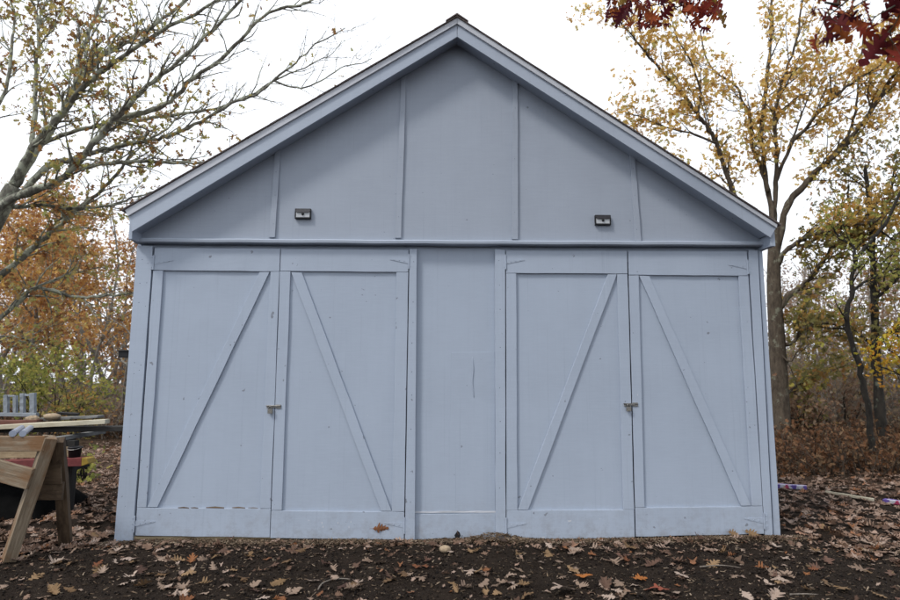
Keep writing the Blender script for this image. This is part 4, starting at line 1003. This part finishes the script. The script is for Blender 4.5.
o = leaf_cloud('high_crown', P, rngD.uniform(.13, .24, len(P)), SPRAY, LF_RED, red, None, rngD); shift(o, loc)

# ------------------------------------------------------------------ woods behind
def wood_tree(kind, seed, H, leafn, lmat, bmat, lsz, name, label, group, thin=1.0):
    rg = random.Random(seed); mb = MB(); tips = []
    n = 9; P = [np.array([0, 0, -.15])]; d = np.array([rg.gauss(0, .08), rg.gauss(0, .08), 1.0])
    for i in range(n):
        d = unit(d + [rg.gauss(0, .15), rg.gauss(0, .15), .10]); P.append(P[-1] + d * H / n)
    r0 = H * .0105 * thin; rad = [r0 * (1 - .82 * i / n) for i in range(n + 1)]; mb.tube(P, rad, 7, cap=False)
    for j in range(13 if kind != 'bare' else 12):
        t = .22 + .76 * (j + rg.random()) / 13; i = min(n, int(t * n)); a_ = rg.uniform(0, 6.28)
        grow(mb, P[i], (math.cos(a_), math.sin(a_), rg.uniform(.25, .9)), H * rg.uniform(.16, .30) * (1.2 - .6 * t), rad[i] * .5, 1, tips, rg, .18, .05, (0, 4, 3), .2, (5, 4, 3, 3), .5, .8)
    e = empty(name, label, 'tree', (0, 0, 0), group); mb.build('trunk', bmat, e, True)
    rr = np.random.RandomState(seed); P = near(tips, leafn, .22, rr)
    leaf_cloud('crown', P, rr.uniform(lsz[0], lsz[1], leafn), SPRAY, lmat, e, None, rr); return e
LB = 'slim woodland tree with rust orange leaves beyond the lumber pile on the left'; GB = 'orange leaved trees beyond the lumber pile'
RB = 'slim grey woodland tree with thin brown leaves in the woods behind the right oak'; GR = 'thin brown leaved trees behind the right oak'
HB = 'bare grey stemmed tree with few leaves standing between the orange leaved trees'; GH = 'bare stemmed trees at the left'
MBK = 'autumn tree rising out of sight behind the shed'
protoO = [wood_tree('full', 50 + i, 8.2, 2200, LF_ORANGE, BARK_G, (.09, .17), 'autumn_tree', LB, GB) for i in range(3)]
protoB = [wood_tree('thin', 60 + i, 8.0, 1100, LF_BROWN, BARK_G, (.08, .15), 'woodland_tree', RB, GR) for i in range(3)]
protoH = [wood_tree('bare', 70 + i, 9.5, 260, LF_ORANGE, BARK_G, (.07, .12), 'bare_tree', HB, GH, .8) for i in range(2)]
used = set()
def put(protos, px, Y_, s=1.0):
    p = random.choice(protos); c = p if p.name not in used else copy_tree(p); used.add(p.name)
    q = at(px, 400, Y_); c.location = (q[0], Y_, float(gh(q[0], Y_))); c.rotation_euler = (0, 0, random.uniform(0, 6.28)); c.scale = (s,) * 3; return c
random.seed(44)
for px, Y_, s in ((118, 13, .95), (70, 14.5, .95), (20, 13.5, .98), (-30, 12.5, 1.0), (95, 18, 1.1), (45, 19, 1.15), (-10, 19, 1.15), (140, 20, 1.1), (118, 25, 1.25), (60, 26, 1.3), (0, 26, 1.3), (-70, 18, 1.2), (165, 16, 1.0)): put(protoO, px, Y_, s)
for px, Y_, s in ((88, 12, .8), (108, 15, .85), (98, 16.5, .9), (52, 16, .95), (116, 11, .72), (76, 21, 1.0), (30, 17, .95), (125, 17, .9)): put(protoH, px, Y_, s)
for px, Y_, s in ((805, 14, .62), (835, 16, .75), (790, 20, .85), (860, 13, .7), (895, 15, .9), (920, 12, .9), (825, 22, .95), (865, 21, 1.0), (905, 22, 1.2), (770, 17, .7), (850, 28, 1.2), (950, 17, 1.1), (810, 28, 1.0)): put(protoB, px, Y_, s)
# thickets: masses of twigs and small leaves nobody could count
def thicket(name, label, x0, x1, Y0, Y1, hmax, nst, leafn, lmat, seed, lsz=(.06, .13), lmat2=None, share=.0):
    rg = random.Random(seed); mb = MB(); tips = []
    for i in range(nst):
        y = rg.uniform(Y0, Y1); a_, b_ = at(x0, 400, y)[0], at(x1, 400, y)[0]; x = rg.uniform(a_, b_); h_ = hmax * rg.uniform(.35, 1.0) * (.75 + .45 * math.sin(2.3 * x + 1.7 * y + seed) * math.sin(.9 * x - 1.1 * y))
        p = np.array([x, y, float(gh(x, y)) - .03]); d = unit(np.array([rg.gauss(0, .35), rg.gauss(0, .35), 1])); P = [p]
        for k in range(5): d = unit(d + [rg.gauss(0, .2), rg.gauss(0, .2), .02]); P.append(P[-1] + d * h_ / 5); tips.append(P[-1])
        mb.tube(P, [.014, .012, .010, .008, .005, .003], 3, cap=False)
        for k in range(4):
            j = rg.randint(1, 4); dd = unit(d + [rg.gauss(0, .7), rg.gauss(0, .7), rg.gauss(.1, .4)]); L = h_ * rg.uniform(.15, .4)
            q = [P[j], P[j] + dd * L * .5, P[j] + dd * L + [0, 0, rg.gauss(0, .1) * L]]; mb.tube(q, [.006, .004, .002], 3, cap=False); tips += q[1:]
    rr = np.random.RandomState(seed); P = near(tips, leafn, .10, rr); o = leaf_cloud(name, P, rr.uniform(lsz[0], lsz[1], leafn), SPRAY if lsz[1] < .16 else CLUMP, lmat, None, None, rr)
    tag(o, label, kind='stuff'); c = mb.build(name.replace('thicket', 'twigs').replace('undergrowth', 'twigs'), TWIG if 'thicket' in name else TWIGD); tag(c, 'tangle of thin stems in the ' + label.split(' ')[0] + ' growth', kind='stuff')
    return o
thicket('brown_thicket', 'brown leafy thicket filling the woods behind the right oak', 735, 960, 8.5, 15, 3.4, 950, 8000, LF_BROWN, 81)
thicket('rust_undergrowth', 'rusty bracken and low undergrowth along the woods edge on the right', 765, 950, 3.2, 7.6, .72, 620, 9500, LF_BRACK, 82, (.035, .095))
thicket('brown_thicket', 'russet thicket under the trees beyond the lumber pile', 40, 150, 9.5, 17, 2.2, 420, 4200, LF_BROWN, 83)
thicket('russet_undergrowth', 'low russet undergrowth along the wood edge behind the lumber pile', -60, 150, 9.5, 12.5, .8, 300, 3000, LF_BRACK, 85, (.05, .11))
# green shrubs at the left
def shrub(px, Y_, H, n, lmat, label, seed):
    rg = random.Random(seed); mb = MB(); tips = []
    for k in range(5):
        a_ = rg.uniform(0, 6.28); grow(mb, (0, 0, -.1), (.5 * math.cos(a_), .5 * math.sin(a_), 1), H * rg.uniform(.7, 1), .022, 0, tips, rg, .14, .03, (5, 3, 3), .25, (6, 4, 3, 3), .45, .8)
    q = at(px, 400, Y_); e = empty('shrub', label, 'shrub', (q[0], Y_, float(gh(q[0], Y_)))); mb.build('stem', BARK_D, e, True)
    rr = np.random.RandomState(seed); leaf_cloud('foliage', near(tips, n, .14, rr), rr.uniform(.06, .12, n), SPRAY, lmat, e, None, rr)
shrub(48, 9.0, 2.6, 1500, LF_GREEN, 'yellow green shrub rising behind the metal frame', 91)
shrub(10, 10.5, 2.9, 1700, LF_GREEN, 'broad green shrub at the left edge beyond the lumber pile', 92)
shrub(73, 8.4, 1.7, 420, LF_OLIVE, 'thin dark forked sapling above the right end of the boards', 93)
shrub(814, 8.6, .9, 260, LF_GREEN, 'small yellow green sapling at the foot of the right oak', 94)
shrub(91, 3.2, .50, 120, LF_GREEN, 'knee high yellow green seedling beyond the red board', 95)

shrub(800, 7.4, 1.5, 900, LF_BROWN, 'low brown shrub right beside the foot of the right oak', 101)
shrub(842, 8.4, 2.0, 900, LF_BROWN, 'thin brown shrub left of the slender black tree', 102)
shrub(893, 7.0, 1.3, 800, LF_BROWN, 'low brown shrub right of the straight dark trunk', 103)
shrub(905, 9.5, 3.0, 1500, LF_OLIVE, 'tall olive shrub at the right edge behind the dark trunk', 104)
shrub(828, 11.0, 3.2, 1300, LF_OLIVE, 'tall olive brown shrub halfway between the right oak and the black tree', 105)
# far wood all round the back, reading as one mass
rgf = np.random.RandomState(12); n = 6500; ang = rgf.uniform(R(-65), R(65), n); dist = rgf.uniform(30, 46, n)
zz = np.abs(rgf.normal(0, 1, n)) * 2.0
P = np.stack([dist * np.sin(ang), dist * np.cos(ang) - 4, zz], 1)
o = leaf_cloud('distant_woods', P, rgf.uniform(.25, .55, n), SPRAY, LF_BROWN, None, None, rgf); tag(o, 'far brown woods closing the view beyond the trees', kind='stuff')
mb = MB(); rg = random.Random(3)
for i in range(110):
    a_, d_ = rg.uniform(R(-60), R(60)), rg.uniform(24, 45); x, y = d_ * math.sin(a_), d_ * math.cos(a_) - 4; h_ = rg.uniform(3.5, 7.5); lx_ = rg.gauss(0, 1.1)
    mb.tube([(x, y, -.1), (x + lx_ * .4, y, h_ * .5), (x + lx_, y, h_)], [.09, .06, .02], 5, cap=False)
tag(mb.build('distant_trunks', BARK_G), 'crowd of far grey trunks in the woods', kind='stuff')

# ------------------------------------------------------------------ light
SUN_EL, AZ = R(50), math.atan2(-.78, -.62)          # high, from the left in front of the shed
w = bpy.data.worlds.new('World'); SC.world = w; w.use_nodes = True; nt = w.node_tree
bg = nt.nodes['Background']
sky = nt.nodes.new('ShaderNodeTexSky'); sky.sky_type = 'NISHITA'; sky.sun_disc = False; sky.sun_elevation = SUN_EL; sky.sun_rotation = AZ
sky.air_density = 1.0; sky.dust_density = 4.0; sky.ozone_density = 1.0
tc = nt.nodes.new('ShaderNodeTexCoord'); nz = nd(nt, 'ShaderNodeTexNoise', Scale=2.2, Detail=6.0, Roughness=.55); nt.links.new(tc.outputs['Generated'], nz.inputs['Vector'])
cl = ramp(nt, nz.outputs['Fac'], [(.3, .86), (.65, .97)])
c = mixc(nt, cl, sky.outputs[0], (9.6, 10.0, 10.7))
nt.links.new(c, bg.inputs['Color']); bg.inputs['Strength'].default_value = .1
sl_ = bpy.data.lights.new('sun', 'SUN'); sl_.energy = 1.5; sl_.angle = R(10); sl_.color = (1.0, .955, .90)
so_ = bpy.data.objects.new('sun', sl_); COL.objects.link(so_)
dv = Vector((math.sin(AZ) * math.cos(SUN_EL), math.cos(AZ) * math.cos(SUN_EL), math.sin(SUN_EL)))
so_.rotation_euler = dv.to_track_quat('Z', 'Y').to_euler(); so_.location = dv * 40
SC.view_settings.view_transform = 'Standard'; SC.view_settings.look = 'None'; SC.view_settings.gamma = 1.0
SC.view_settings.exposure = .57
SC.render.engine = 'CYCLES'
SC.cycles.max_bounces = 6; SC.cycles.use_denoising = True
